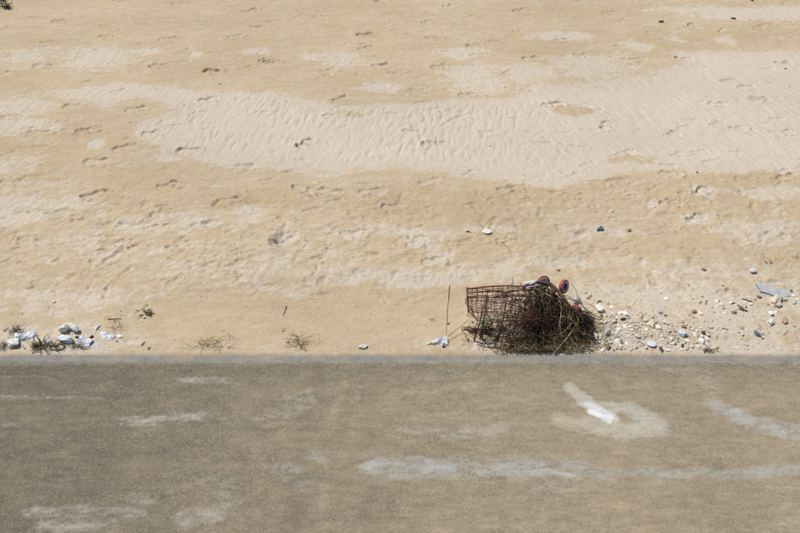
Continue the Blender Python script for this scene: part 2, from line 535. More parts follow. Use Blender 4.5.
whit = np.maximum.reduce([stroke([(592, 411), (602, 415), (610, 417)], 4.2, 1.3) * .85, .5 * stroke([(588, 403), (600, 410), (614, 417)], 5.0, 1.5), stroke([(603, 418), (609, 421)], 3.0, 1.3) * .6])
sandy = np.clip(0.36 + 0.26 * rmid + 0.26 * rstr + 0.42 * sstep(-3.5, 1.5, RX) - .12, 0, 1)
sandy = np.maximum(sandy, .95 * stroke([(560, 418), (600, 428), (650, 428)], 16, 1.2))
for pts, w, k in [([(520, 470), (600, 478), (640, 482)], 12, .85), ([(540, 480), (620, 533)], 24, .7), ([(560, 385), (560, 430), (600, 470)], 14, .6), ([(420, 425), (600, 440)], 14, .6),
                  ([(352, 358), (332, 420), (322, 540)], 8, .75), ([(300, 358), (272, 420), (250, 540)], 7, .6), ([(560, 395), (700, 360)], 14, .5), ([(500, 495), (520, 533)], 20, .6)]:
    sandy = np.maximum(sandy, k * stroke(pts, w, 1.4) * (0.6 + 0.4 * brk))
sandy += 0.12 * sstep(-4, 2.5, RX) - 0.05
sandy *= 1 - 0.6 * np.exp(-((KERB_Y - .1) - RY) / 0.16)
dark = np.clip(0.45 * sstep(0.0, 0.6, fbm(RX * 0.9 + 31, RY * 1.7, 4, 0.6)) + 0.75 * sstep(0.5, -3.5, RX) + .8 * stroke([(322, 358), (306, 420), (292, 540)], 9, 1.2) + .5 * stroke([(372, 358), (366, 420), (372, 540)], 8, 1.2), 0, 1)
RZ = -0.0055 + 0.003 * fbm(RX * 0.8, RY * 0.8, 3) + 0.0010 * rgr + 0.0012 * chalk
m, nt, b = new_mat('sandy_asphalt')
co = obj_coords(nt)
agg = N(nt, 'ShaderNodeTexVoronoi')
agg.inputs['Scale'].default_value = 120
nt.links.new(co, agg.inputs['Vector'])
aggc = N(nt, 'ShaderNodeSeparateColor')
nt.links.new(agg.outputs['Color'], aggc.inputs[0])
g1 = noise_node(nt, co, 210, 4, 0.7)
g2 = noise_node(nt, co, 45, 5, 0.7)
g3 = noise_node(nt, co, 7, 5, 0.65)
mp = N(nt, 'ShaderNodeMapping')
mp.inputs['Scale'].default_value = (1.0, 3.2, 1.0)
nt.links.new(co, mp.inputs['Vector'])
gs = noise_node(nt, mp.outputs['Vector'], 6.0, 8, 0.72)
base = ramp(nt, aggc.outputs[0], [(0.0, (0.08, 0.073, 0.053)), (0.55, (0.145, 0.132, 0.098)), (1.0, (0.27, 0.245, 0.195))])
base = mixc(nt, mathn(nt, 'MULTIPLY', attr(nt, 'dark'), 0.6), base, (0.095, 0.086, 0.066))
sfac = mathn(nt, 'MULTIPLY', attr(nt, 'sandy'), mathn(nt, 'ADD', mathn(nt, 'MULTIPLY', g2, 0.9), mathn(nt, 'MULTIPLY', gs, 0.75)), True)
col = mixc(nt, sfac, base, (0.40, 0.32, 0.215))
def grainy(name, gain, off, top):
    t = mathn(nt, 'ADD', mathn(nt, 'MULTIPLY', attr(nt, name), gain), off)
    t = mathn(nt, 'ADD', t, mathn(nt, 'MULTIPLY', g2, 0.9))
    t = mathn(nt, 'ADD', t, mathn(nt, 'MULTIPLY', gs, 0.7))
    t = mathn(nt, 'ADD', t, mathn(nt, 'MULTIPLY', g1, 1.0), True)
    t = mathn(nt, 'MULTIPLY', t, top)
    return mathn(nt, 'MULTIPLY', t, mathn(nt, 'MULTIPLY', attr(nt, name), 6.0, True))
col = mixc(nt, grainy('bluish', 1.35, -1.42, 0.72), col, (0.405, 0.43, 0.43))
cf = grainy('chalk', 1.35, -1.45, 0.66)
col = mixc(nt, cf, col, (0.44, 0.42, 0.375))
col = mixc(nt, grainy('splat', 1.2, -1.35, 0.80), col, (0.47, 0.455, 0.395))
col = mixc(nt, grainy('whit', 1.5, -1.45, 0.95), col, (0.72, 0.72, 0.74))
col = mixc(nt, 0.75, col, ramp(nt, g1, [(0.28, 0.62), (0.5, 1.0), (0.75, 1.35)]), 'MULTIPLY')
col = mixc(nt, 0.55, col, ramp(nt, g3, [(0.3, 0.84), (0.7, 1.14)]), 'MULTIPLY')
col = mixc(nt, 0.75, col, ramp(nt, gs, [(0.3, 0.84), (0.7, 1.15)]), 'MULTIPLY')
flk = ramp(nt, noise_node(nt, co, 95, 3, 0.6), [(0.63, 0.0), (0.70, 1.0)])
col = mixc(nt, mathn(nt, 'MULTIPLY', flk, 0.35), col, (0.46, 0.42, 0.35))
nt.links.new(col, b.inputs['Base Color'])
b.inputs['Roughness'].default_value = 0.9
b.inputs['Specular IOR Level'].default_value = 0.15
bn = N(nt, 'ShaderNodeBump')
bn.inputs['Strength'].default_value = 0.6
bn.inputs['Distance'].default_value = 0.004
nt.links.new(mathn(nt, 'ADD', g1, mathn(nt, 'MULTIPLY', g2, 0.6)), bn.inputs['Height'])
nt.links.new(bn.outputs['Normal'], b.inputs['Normal'])
road = grid_object('promenade_road', rx_, ry_, RZ, m,
                   {'chalk': chalk, 'bluish': bluish, 'splat': splat, 'whit': whit, 'sandy': np.clip(sandy, 0, 1), 'dark': dark})

# concrete edging between road and sand
ex_ = axis_coords(-8, 8, 0.02, 0.02, -400, 400)
prof = [(-0.086, -0.20), (-0.086, -0.012), (-0.082, -0.0055), (-0.068, -0.003), (-0.05, -0.003), (-0.02, -0.004), (0.0, -0.006), (0.012, -0.03), (0.012, -0.20)]
vv, ff = [], []
en = fbm(ex_ * 1.7, ex_ * 0 + 2.2, 4)
en2 = fbm(ex_ * 11, ex_ * 0 + 5.2, 3)
for i, x in enumerate(ex_):
    for j, (py, pz) in enumerate(prof):
        w = 0.010 * en[i] + 0.009 * en2[i] if j in (2, 3) else 0
        vv.append((x, KERB_Y + py + w, pz + 0.001 * en2[i] * (pz > -.1)))
n = len(prof)
for i in range(len(ex_) - 1):
    for j in range(n - 1):
        ff.append((i * n + j, (i + 1) * n + j, (i + 1) * n + j + 1, i * n + j + 1))
me = bpy.data.meshes.new('kerb')
me.from_pydata(vv, [], ff)
m = simple_mat('edging_concrete', (0.275, 0.268, 0.25), (0.205, 0.198, 0.18), 9, 0.9, 0.5, 90, 0.15)
nt = m.node_tree
b = nt.nodes['Principled BSDF']
src = b.inputs['Base Color'].links[0].from_socket
co = obj_coords(nt)
nz = noise_node(nt, co, 160, 3, 0.7)
c_ = mixc(nt, 0.7, src, ramp(nt, nz, [(0.3, 0.7), (0.7, 1.25)]), 'MULTIPLY')
sp = ramp(nt, noise_node(nt, co, 3.5, 6, 0.7), [(0.48, 0.0), (0.72, 0.6)])
nt.links.new(mixc(nt, sp, c_, (0.40, 0.31, 0.20)), b.inputs['Base Color'])
me.materials.append(m)
kerb = bpy.data.objects.new('concrete_kerb', me)
COL.objects.link(kerb)
kerb['kind'] = 'structure'

# ================================================================== object helpers


class MB:
    def __init__(self):
        self.v, self.f = [], []

    def tube(self, pts, r, sides=6, r1=None, close=False):
        pts = [Vector(p) for p in pts]
        n = len(pts)
        base = len(self.v)
        up = Vector((0, 0, 1))
        for i, p in enumerate(pts):
            if close:
                t = pts[(i + 1) % n] - pts[i - 1]
            else:
                t = pts[min(i + 1, n - 1)] - pts[max(i - 1, 0)]
            if t.length < 1e-9:
                t = Vector((1, 0, 0))
            t.normalize()
            a = t.cross(up)
            if a.length < 0.05:
                a = t.cross(Vector((1, 0.3, 0)))
            a.normalize()
            c = a.cross(t)
            rr = r if r1 is None else r + (r1 - r) * i / max(n - 1, 1)
            for k in range(sides):
                w = 2 * math.pi * k / sides
                self.v.append(p + a * (rr * math.cos(w)) + c * (rr * math.sin(w)))
        m_ = n if close else n - 1
        for i in range(m_):
            i2 = (i + 1) % n
            for k in range(sides):
                k2 = (k + 1) % sides
                self.f.append((base + i * sides + k, base + i * sides + k2, base + i2 * sides + k2, base + i2 * sides + k))
        if not close:
            self.f.append(tuple(base + k for k in range(sides))[::-1])
            self.f.append(tuple(base + (n - 1) * sides + k for k in range(sides)))
        return self

    def add(self, verts, faces):
        b_ = len(self.v)
        self.v += [Vector(p) for p in verts]
        self.f += [tuple(b_ + i for i in f) for f in faces]

    def mesh(self, name, smooth=True, origin=None):
        me = bpy.data.meshes.new(name)
        o = Vector(origin) if origin is not None else Vector((0, 0, 0))
        me.from_pydata([v - o for v in self.v], [], self.f)
        me.update()
        if smooth:
            me.polygons.foreach_set('use_smooth', [True] * len(me.polygons))
        return me

    def build(self, name, mat, parent=None, smooth=True, origin=None):
        """one mesh object; its own origin at `origin` (world), parented without moving"""
        if origin is None:
            origin = parent_loc(parent)
        me = self.mesh(name, smooth, origin)
        me.materials.append(mat)
        o = bpy.data.objects.new(name, me)
        COL.objects.link(o)
        o.location = Vector(origin) - parent_loc(parent)
        o.parent = parent
        return o


def parent_loc(p):
    loc = Vector((0, 0, 0))
    while p is not None:
        loc += p.location
        p = p.parent
    return loc


def empty(name, loc):
    o = bpy.data.objects.new(name, None)
    COL.objects.link(o)
    o.location = loc
    o.empty_display_size = 0.05
    return o


def tag(o, label, cat, group=None):
    o['label'] = label
    o['category'] = cat
    if group:
        o['group'] = group
    return o


def lerp(a, b_, t):
    return a + (b_ - a) * t


# ------------------------------------------------------------------ stones and shells
def ico(sub):
    bm = bmesh.new()
    bmesh.ops.create_icosphere(bm, subdivisions=sub, radius=1.0)
    return bm


def stone_mesh(name, seed, sub=2, sq=(1, .8, .6), amp=.30, facet=False):
    r = random.Random(seed)
    bm = ico(sub)
    off = Vector((r.uniform(-50, 50), r.uniform(-50, 50), r.uniform(-50, 50)))
    cuts = [(Vector((r.gauss(0, 1), r.gauss(0, 1), r.gauss(0, 1))).normalized(), r.uniform(.6, .9)) for _ in range(5 if facet else 2)]
    for v in bm.verts:
        d = v.co.normalized()
        k = 1 + amp * mnoise.noise(d * 1.3 + off) * 1.6 + amp * .4 * mnoise.noise(d * 3.4 + off)
        p = d * k
        for n_, h in cuts:
            e = p.dot(n_) - h
            if e > 0:
                p -= n_ * e * .85
        v.co = Vector((p.x * sq[0], p.y * sq[1], p.z * sq[2]))
    me = bpy.data.meshes.new(name)
    bm.to_mesh(me)
    bm.free()
    if not facet:
        me.polygons.foreach_set('use_smooth', [True] * len(me.polygons))
    me.materials.append(None)
    return me


def shell_mesh(name, seed, ribs=9, depth=.42, broken=0.0):
    """cockle-like valve: fan with ribs, domed, real thickness"""
    r = random.Random(seed)
    nr, na = 6, 22
    top, bot, faces = [], [], []
    for j in range(nr + 1):
        t = j / nr
        for i in range(na + 1):
            s = i / na
            a = math.radians(lerp(-118, 118, s))
            rad = t * (1.0 - 0.10 * abs(math.sin(a * .5)))
            if broken:
                rad *= 1 - broken * max(0, mnoise.noise(Vector((a * 1.2 + seed, seed * .7, 0)))) * 1.5
            rb = 1 + 0.035 * math.cos(a * ribs * 1.6) * t
            x, y = math.sin(a) * rad * rb, math.cos(a) * rad * rb - .2
            z = depth * (1 - t ** 2.2) * .9 + 0.025 * math.cos(a * ribs * 1.6) * t
            top.append((x, y, z))
            bot.append((x * .93, y * .93, z - .07))
    n_ = na + 1
    o = len(top)
    for j in range(nr):
        for i in range(na):
            q = (j * n_ + i, j * n_ + i + 1, (j + 1) * n_ + i + 1, (j + 1) * n_ + i)
            faces.append(q)
            faces.append(tuple(o + k for k in q[::-1]))
    for i in range(na):
        faces.append((nr * n_ + i, nr * n_ + i + 1, o + nr * n_ + i + 1, o + nr * n_ + i))
    me = bpy.data.meshes.new(name)
    me.from_pydata(top + bot, [], faces)
    me.update()
    me.polygons.foreach_set('use_smooth', [True] * len(me.polygons))
    me.materials.append(None)
    return me


STONES = [stone_mesh('pebble', s, 2, q, .32) for s, q in enumerate([(1, .8, .55), (1, .72, .6), (1, .9, .5), (1, .65, .5), (.95, .85, .65), (1, .78, .42)])]
CHUNKS = [stone_mesh('stone', 40 + s, 3, q, .42, True) for s, q in enumerate([(1, .75, .6), (1, .62, .5), (.9, .85, .55), (1, .5, .45), (1, .7, .4), (.95, .6, .62)])]
CHIPS = [stone_mesh('chip', 70 + s, 2, q, .3, True) for s, q in enumerate([(1, .7, .16), (1, .5, .18), (.9, .8, .14)])]
SHELLS = [shell_mesh('shell', s, 8 + s % 3, .4 + .06 * (s % 3), .0 if s < 3 else .35) for s in range(5)]

MAT = {
    'white': simple_mat('bleached_white', (0.80, 0.785, 0.75), (0.64, 0.61, 0.57), 30, .7, .3, 80, .3, .08),
    'cream': simple_mat('cream_stone', (0.70, 0.63, 0.51), (0.50, 0.43, 0.32), 30, .8, .3, 80, .2, .15),
    'grey': simple_mat('grey_stone', (0.40, 0.37, 0.33), (0.26, 0.24, 0.21), 40, .8, .3, 80, .2, .2),
    'lilac': simple_mat('lilac_grey_shell', (0.60, 0.58, 0.59), (0.40, 0.38, 0.40), 30, .65, .3, 80, .3, .1),
    'blue': simple_mat('pale_blue_shell', (0.64, 0.67, 0.70), (0.44, 0.47, 0.51), 25, .6, .2, 80, .3, .1),
    'brown': simple_mat('brown_stone', (0.27, 0.195, 0.125), (0.14, 0.10, 0.065), 30, .8, .3, 80, .2, .2),
    'orange': simple_mat('orange_brown_stone', (0.44, 0.235, 0.115), (0.27, 0.14, 0.07), 30, .7, .3, 80, .25, .12),
    'dark': simple_mat('dark_stone_and_shade', (0.11, 0.09, 0.072), (0.05, 0.042, 0.036), 40, .75, .3, 80, .3, .2),
    'slate': simple_mat('blue_grey_slate', (0.15, 0.18, 0.20), (0.08, 0.10, 0.115), 40, .7, .3, 80, .3),
    'teal': simple_mat('teal_blue_stone', (0.13, 0.22, 0.26), (0.07, 0.12, 0.15), 30, .6, .2, 80, .3),
    'tan': simple_mat('sandstone', (0.50, 0.39, 0.25), (0.36, 0.27, 0.16), 30, .9, .4, 80, .15, .1),
    'pink': simple_mat('pink_shell', (0.62, 0.36, 0.30), (0.50, 0.24, 0.20), 30, .7, .2, 80, .25),
    'yellow': simple_mat('yellowed_shell', (0.70, 0.58, 0.34), (0.56, 0.44, 0.24), 30, .7, .2, 80, .25),
    'foam': simple_mat('weathered_foam', (0.80, 0.79, 0.74), (0.62, 0.60, 0.52), 25, .85, .6, 150, .2),
    'foamblue': simple_mat('blue_white_plastic', (0.74, 0.77, 0.80), (0.56, 0.60, 0.66), 18, .45, .2, 60, .4),
    'black_weed': simple_mat('black_weed', (0.044, 0.031, 0.022), (0.017, 0.012, 0.009), 40, .7, 0, 60, .25),
    'brown_weed': simple_mat('brown_weed', (0.165, 0.108, 0.062), (0.075, 0.048, 0.028), 30, .8, 0, 60, .2),
    'maroon_weed': simple_mat('maroon_weed', (0.12, 0.052, 0.042), (0.05, 0.024, 0.02), 30, .75, 0, 60, .2),
    'straw': simple_mat('dry_straw', (0.48, 0.36, 0.20), (0.30, 0.21, 0.11), 25, .8, 0, 60, .2),
    'pale_straw': simple_mat('pale_reed', (0.50, 0.40, 0.26), (0.34, 0.25, 0.14), 25, .75, .2, 80, .2),
    'olive': simple_mat('olive_weed', (0.18, 0.14, 0.068), (0.09, 0.068, 0.034), 30, .8, 0, 60, .2),
    'green': simple_mat('green_leaf', (0.14, 0.22, 0.045), (0.08, 0.13, 0.03), 40, .6, 0, 60, .3),
    'twig': simple_mat('dead_twig', (0.20, 0.14, 0.085), (0.10, 0.07, 0.042), 60, .85, 0, 60, .2),
}

ALL_LABELS = {}


def place(mesh, name, u, v, wpx, colour, rotz=None, tilt=(0, 0), sink=.25, sz=(1, 1, 1), label=None, cat=None, group=None):
    if mesh in STONES and random.random() < .6:
        mesh = random.choice(CHUNKS)
    if colour in ('dark', 'tan', 'brown', 'orange', 'grey'):
        wpx *= .80
    p = G(u, v)
    s = metres(u, v, wpx) / 2
    o = bpy.data.objects.new(name, mesh)
    COL.objects.link(o)
    o.rotation_euler = (tilt[0], tilt[1], random.uniform(0, 6.28) if rotz is None else rotz)
    o.scale = (s * sz[0], s * sz[1], s * sz[2])
    zs = [c.co.z for c in mesh.vertices]
    if mesh in CHIPS or mesh in SHELLS:
        sink = min(sink, .14)
    h = (max(zs) - min(zs)) * s * sz[2]
    o.location = (p.x, p.y, ground(p.x, p.y) - min(zs) * s * sz[2] - h * sink)
    o.material_slots[0].link = 'OBJECT'
    o.material_slots[0].material = MAT[colour]
    if label:
        tag(o, label, cat, group)
    return o


def tilted(c=.25):
    return (random.uniform(-c, c), random.uniform(-c, c))


# ================================================================== SHOPPING TROLLEY
RED = simple_mat('rusted_red_paint', (0.23, 0.035, 0.040), (0.070, 0.028, 0.020), 26, .6, .3, 120, .3)
RUST = simple_mat('rusted_wire', (0.15, 0.042, 0.039), (0.058, 0.027, 0.018), 18, .75, .2, 120, .2)
DKRUST = simple_mat('dark_rusted_tube', (0.15, 0.085, 0.055), (0.055, 0.034, 0.024), 22, .7, .4, 120, .3)
TYRE = simple_mat('faded_red_tyre', (0.50, 0.085, 0.095), (0.22, 0.05, 0.05), 45, .55, .1, 80, .35)
WRIM = simple_mat('grey_plastic_rim', (0.62, 0.64, 0.67), (0.44, 0.46, 0.50), 30, .5, .1, 80, .4)
HUB = simple_mat('navy_hub', (0.020, 0.030, 0.075), (0.010, 0.014, 0.034), 40, .45, .1, 80, .4)
tro = empty('shopping_trolley', G(510, 336))
tag(tro, 'overturned rusty red wire shopping trolley tangled in seaweed beside the kerb', 'trolley')
TBL, TBR = P(467, 288, .345), P(534, 285, .365)
TFL, TFC, TFR = P(468.5, 311, .305), P(478, 321, .275), P(538, 320, .30)
BFL, BFR = P(474, 342, .012), P(534, 347, .0)
BBL, BBR = Vector((TBL.x + .03, TBL.y - .02, .0)), Vector((TBR.x, TBR.y - .02, .0))


def wob(p, a, s_=6.0, o=0.0):
    q = p * s_ + Vector((o, o * .7, 0))
    return p + Vector((mnoise.noise(q), mnoise.noise(q + Vector((31, 0, 0))), mnoise.noise(q + Vector((0, 57, 0))))) * a


def smooth(pts, n=4):
    """Catmull-Rom through points"""
    pts = [Vector(p) for p in pts]
    out = []
    q = [pts[0] * 2 - pts[1]] + pts + [pts[-1] * 2 - pts[-2]]
    for i in range(1, len(q) - 2):
        for k in range(n):
            t = k / n
            out.append(.5 * ((2 * q[i]) + (-q[i - 1] + q[i + 1]) * t + (2 * q[i - 1] - 5 * q[i] + 4 * q[i + 1] - q[i + 2]) * t * t
                             + (-q[i - 1] + 3 * q[i] - 3 * q[i + 1] + q[i + 2]) * t ** 3))
    out.append(pts[-1])
    return out


def wires(c00, c10, c11, c01, nu, nv, r, name, mat, amp=.02, skip=.0, inset=(0, 0)):
    """welded grid panel: nu wires across, nv wires along, crushed out of true"""
    mb = MB()
    rr = random.Random(hash(name) % 999 + nu)

    def S(a, b_):
        p = lerp(lerp(c00, c10, a), lerp(c01, c11, a), b_)
        return wob(p, amp * math.sin(math.pi * min(max(b_, .08), .92)), 4.0, nu)
    for i in range(nu):
        if rr.random() < skip:
            continue
        a = i / nu
        e = 1.0 if rr.random() > skip * 2 else rr.uniform(.5, .9)
        mb.tube([S(a, e * k / 10) for k in range(11)], r, 5)
    for j in range(nv + 1):
        if rr.random() < skip:
            continue
        mb.tube([S(k / 16, j / nv) for k in range(17)], r, 5)
    o_ = mb.build(name, mat, tro)
    o_['kind'] = 'stuff'
    return o_


wires(TBL, TBR, TFR, TFL, 8, 13, .0034, 'side_panel', RUST, .065, .12)
wires(TFC, TFR, BFR, BFL, 9, 5, .0032, 'floor_panel', RUST, .05, .25)
wires(TBL, TBR, BBR, BBL, 13, 6, .0030, 'top_panel', RUST, .03, .06)
wires(BBL, BBR, BFR, BFL, 12, 7, .0028, 'lower_panel', RUST, .02, .1)
wires(lerp(TBR, TBL, .08), lerp(TFR, TFL, .08), BFR, BBR, 8, 6, .0028, 'back_panel', RUST, .04, .15)
mb = MB()
mb.tube([wob(p, .008) for p in (TBL, lerp(TBL, TFL, .5), TFL)], .0072, 7)
mb.tube([wob(p, .008) for p in (TFL, lerp(TFL, TFC, .5), TFC, lerp(TFC, BFL, .5), BFL)], .0062, 7)
mb.build('rim', RED, tro)
mb = MB()
mb.tube([wob(lerp(TBL, TBR, k / 12), .022, 5) for k in range(13)], .0070, 7)
mb.build('edge_bar', RED, tro)
mb = MB()
mb.tube([wob(lerp(TBL, TBR, k / 12) + Vector((0, -.05, -.012)), .026, 7) for k in range(12)], .0060, 6)
mb.build('edge_bar', RUST, tro)
mb = MB()
mb.tube([wob(lerp(TBL, TBR, k / 12) + Vector((0.01, -.10, -.02 - .02 * k / 12)), .03, 6) for k in range(12)], .0045, 6)
mb.build('edge_bar', RUST, tro)
for pts in ([(486, 296, .335), (482, 312, .30), (479, 326, .20), (474, 342, .01)], [(488, 297, .33), (485, 313, .30), (482, 330, .15), (479, 341, .01)],
            [(506, 294, .34), (504, 314, .30), (500, 330, .15), (496, 343, .01)], [(520, 296, .33), (517, 318, .28), (514, 332, .14), (511, 344, .01)]):
    MB().tube([wob(p, .012, 8) for p in smooth([P(*q) for q in pts], 3)], .0066, 6).build('rib', DKRUST, tro)


tubeA = smooth([P(533, 284, .365), P(540, 282, .375), P(548, 283.5, .37), P(555, 288, .35), P(562, 296, .32), P(569, 306, .265), P(575, 314, .20), P(581, 325, .10), P(586, 333, .01)])
MB().tube(tubeA, .0165, 10).build('chassis_tube', DKRUST, tro)
tubeB = smooth([P(534, 290, .34), P(546, 292, .32), P(556, 298, .29), P(565, 309, .22), P(572, 319, .13), P(577, 329, .02)])
MB().tube(tubeB, .0105, 8).build('chassis_tube', DKRUST, tro)
MB().tube(smooth([P(535, 286, .36), P(536, 304, .26), P(537, 322, .14), P(538, 338, .0)]), .011, 8).build('upright', DKRUST, tro)
MB().tube(smooth([P(556, 289, .34), P(553, 298, .29), P(548, 312, .2), P(544, 328, .08)]), .009, 8).build('upright', DKRUST, tro)
MB().tube(smooth([P(470, 306, .03), P(480, 326, .02), P(500, 336, .02)]), .006, 6).build('rim', RUST, tro)


def torus(mb, c, ax, R, r, n=22, k=8, flat=1.0):
    ax = ax.normalized()
    a = ax.orthogonal().normalized()
    b_ = ax.cross(a)
    vs_, fs = [], []
    for i in range(n):
        t = 2 * math.pi * i / n
        d = a * math.cos(t) + b_ * math.sin(t)
        for j in range(k):
            w = 2 * math.pi * j / k
            vs_.append(c + d * (R + r * math.cos(w)) + ax * (r * flat * math.sin(w)))
    for i in range(n):
        for j in range(k):
            fs.append((i * k + j, ((i + 1) % n) * k + j, ((i + 1) % n) * k + (j + 1) % k, i * k + (j + 1) % k))
    mb.add(vs_, fs)


def lathe(mb, c, ax, prof_, n=20):
    ax = ax.normalized()
    a = ax.orthogonal().normalized()
    b_ = ax.cross(a)
    vs_, fs = [], []
    for (r, h) in prof_:
        for i in range(n):
            t = 2 * math.pi * i / n
            vs_.append(c + (a * math.cos(t) + b_ * math.sin(t)) * r + ax * h)
    for j in range(len(prof_) - 1):
        for i in range(n):
            fs.append((j * n + i, j * n + (i + 1) % n, (j + 1) * n + (i + 1) % n, (j + 1) * n + i))
    mb.add(vs_, fs)


def wheel(c, ax, R, stem_to, hubmat=HUB):
    ax = Vector(ax).normalized()
    w = empty('wheel', c - tro.location)
    w.parent = tro
    mb = MB()
    torus(mb, c, ax, R * .86, R * .14, 24, 8, 2.0)
    mb.build('tyre', TYRE, w, origin=c)
    mb = MB()
    lathe(mb, c, ax, [(R * .70, -.016), (R * .78, -.010), (R * .78, .014), (R * .70, .022), (R * .53, .019), (R * .50, .008)], 24)
    mb.build('rim', WRIM, w, origin=c)
    mb = MB()
    lathe(mb, c, ax, [(.0001, -.014), (R * .5, -.012), (R * .46, .009), (R * .2, .010), (R * .19, .022), (R * .12, .026), (.0001, .026)], 20)
    mb.build('hub', hubmat, w, origin=c)
    # fork straps from axle to the chassis
    side = ax * .026
    mb = MB()
    to = Vector(stem_to)
    for s_ in (-1, 1):
        mb.tube([c + side * s_, lerp(c + side * s_, to, .45) + side * s_ * .2, to], .0055, 6)
    mb.build('fork', DKRUST, w, origin=c)


wheel(P(543.5, 282.5, .33), (.35, -.80, .45), .066, P(545, 288, .35))
wheel(P(564, 286.5, .325), (.72, -.62, .30), .068, P(559, 293, .32))
wheel(P(577, 309, .17), (-.55, -.60, -.30), .052, P(574, 315, .18), WRIM)

# ================================================================== SEAWEED TANGLE
srng = random.Random(21)


def strand(mb, pts, r, sides=4):
    mb.tube(pts, r, sides, r * .55)


def curl(p, d, n, step, k, grav=0.0, floor=True):
    """wandering strand"""
    out = [Vector(p)]
    d = Vector(d).normalized()
    for _ in range(n):
        d = (d + Vector((srng.gauss(0, k), srng.gauss(0, k), srng.gauss(0, k) - grav))).normalized()
        q = out[-1] + d * step
        if floor:
            g = ground(q.x, q.y) + .004
            if q.z < g:
                q.z = g + srng.uniform(0, .004)
                d.z = abs(d.z) * .2
        if q.y < KERB_Y + .004:
            q.y = KERB_Y + .004 + srng.uniform(0, .02)
        out.append(q)
    return out


weed = empty('seaweed_tangle', G(556, 340))
tag(weed, 'dark heap of tangled dead seaweed and straw caught in the overturned trolley', 'seaweed')
W = {k: MB() for k in ('black_weed', 'brown_weed', 'maroon_weed', 'straw', 'olive')}


def pick(ws):
    t = srng.random() * sum(w for _, w in ws)
    for k, w in ws:
        t -= w
        if t <= 0:
            return k
    return ws[-1][0]


# hair-like strands hanging from the chassis tube to the sand
for k in range(270):
    t = srng.random()
    s0 = tubeA[min(int(t * (len(tubeA) - 6)) + 1, len(tubeA) - 1)] + Vector((srng.gauss(-.01, .015), srng.gauss(-.04, .02), srng.gauss(-.035, .015)))
    eu = lerp(538, 592, min(1, max(0, t + srng.gauss(0, .20))))
    ev = srng.uniform(316, 343)
    e = G(eu, ev) + Vector((0, 0, .01))
    mid = lerp(s0, e, .45) + Vector((srng.gauss(.0, .04), srng.gauss(-.01, .05), srng.uniform(-.03, .06)))
    pts = [wob(p, .045, 8, k * .37) for p in smooth([s0, lerp(s0, mid, .5) + Vector((0, 0, .02)), mid, lerp(mid, e, .5) + Vector((0, 0, .015)), e], 2)]
    for p in pts:
        p.z = max(p.z, ground(p.x, p.y) + .003)
    strand(W[pick([('black_weed', 6.5), ('brown_weed', 4), ('olive', 1.3), ('straw', 1.4)])], pts, srng.choice((.0018, .0026, .0034, .005, .0072)))
# dense dark core
for k in range(300):
    u, v = srng.gauss(551, 11), srng.gauss(324, 8)
    if not (526 < u < 580 and 306 < v < 342):
        continue
    p = G(u, v)
    hmax = .26 * math.exp(-((u - 550) / 20) ** 2) * sum((1,)) * max(0, 1 - ((v - 318) / 34) ** 2)
    p.z += srng.uniform(0, max(hmax, .02))
    strand(W[pick([('black_weed', 7), ('brown_weed', 3), ('olive', .8)])], curl(p, (srng.gauss(0, 1), srng.gauss(0, 1), srng.gauss(0, .6)), 7, srng.uniform(.015, .03), .45, .08), srng.uniform(.002, .0045))
# weed snagged in the wire of the basket
for k in range(250):
    a, b_ = srng.random() ** .42, srng.random()
    p = lerp(lerp(TBL, TBR, a), lerp(TFL, TFR, a), b_) + Vector((0, 0, -abs(srng.gauss(0, .05)) - .002))
    strand(W[pick([('maroon_weed', 6), ('black_weed', 2.5), ('brown_weed', 2)])], curl(p, (srng.gauss(0, 1.4), srng.gauss(0, 1), srng.gauss(0, .4)), 6, srng.uniform(.012, .026), .5, .05), srng.uniform(.0015, .0032))
for k in range(220):
    u, v = 480 + 62 * srng.random() ** .7, srng.gauss(333, 8)
    p = G(u, min(max(v, 312), 348))
    p.z += srng.uniform(0, .05 + .15 * max(0, (u - 495) / 45))
    strand(W[pick([('maroon_weed', 4), ('black_weed', 4), ('brown_weed', 4), ('straw', .6), ('olive', 1)])], curl(p, (srng.gauss(0, 1.2), srng.gauss(0, .8), srng.gauss(0, .5)), 6, srng.uniform(.012, .028), .5, .1), srng.uniform(.0015, .0035))
for k in range(220):
    a, b_ = srng.uniform(.84, 1.16), srng.random()
    p = lerp(lerp(TBL, TBR, a), lerp(TFL, TFR, a), b_)
    p.z *= srng.uniform(.1, .95)
    strand(W[pick([('black_weed', 6), ('maroon_weed', 4)])], curl(p, (srng.gauss(0, 1), srng.gauss(0, 1), srng.gauss(0, .8)), 6, srng.uniform(.015, .03), .5, .03), srng.uniform(.002, .0042))
# flat straw and weed litter in front, up to the kerb
for k in range(1100):
    u = srng.gauss(543, 24)
    v = srng.uniform(338, 353.2)
    if not (497 < u < 592) or srng.random() < max(0, (515 - u) / 30) * (352 - v) / 10:
        continue
    p = G(u, v)
    p.z += srng.uniform(.002, .035) if v > 342 else srng.uniform(.01, .08)
    strand(W[pick([('straw', 7), ('brown_weed', 3.0), ('olive', 2.5), ('black_weed', .6)])], curl(p, (srng.gauss(0, 1.3), srng.gauss(0, .7), srng.gauss(0, .2)), 6, srng.uniform(.010, .022), .45, .12), srng.uniform(.0016, .0036))
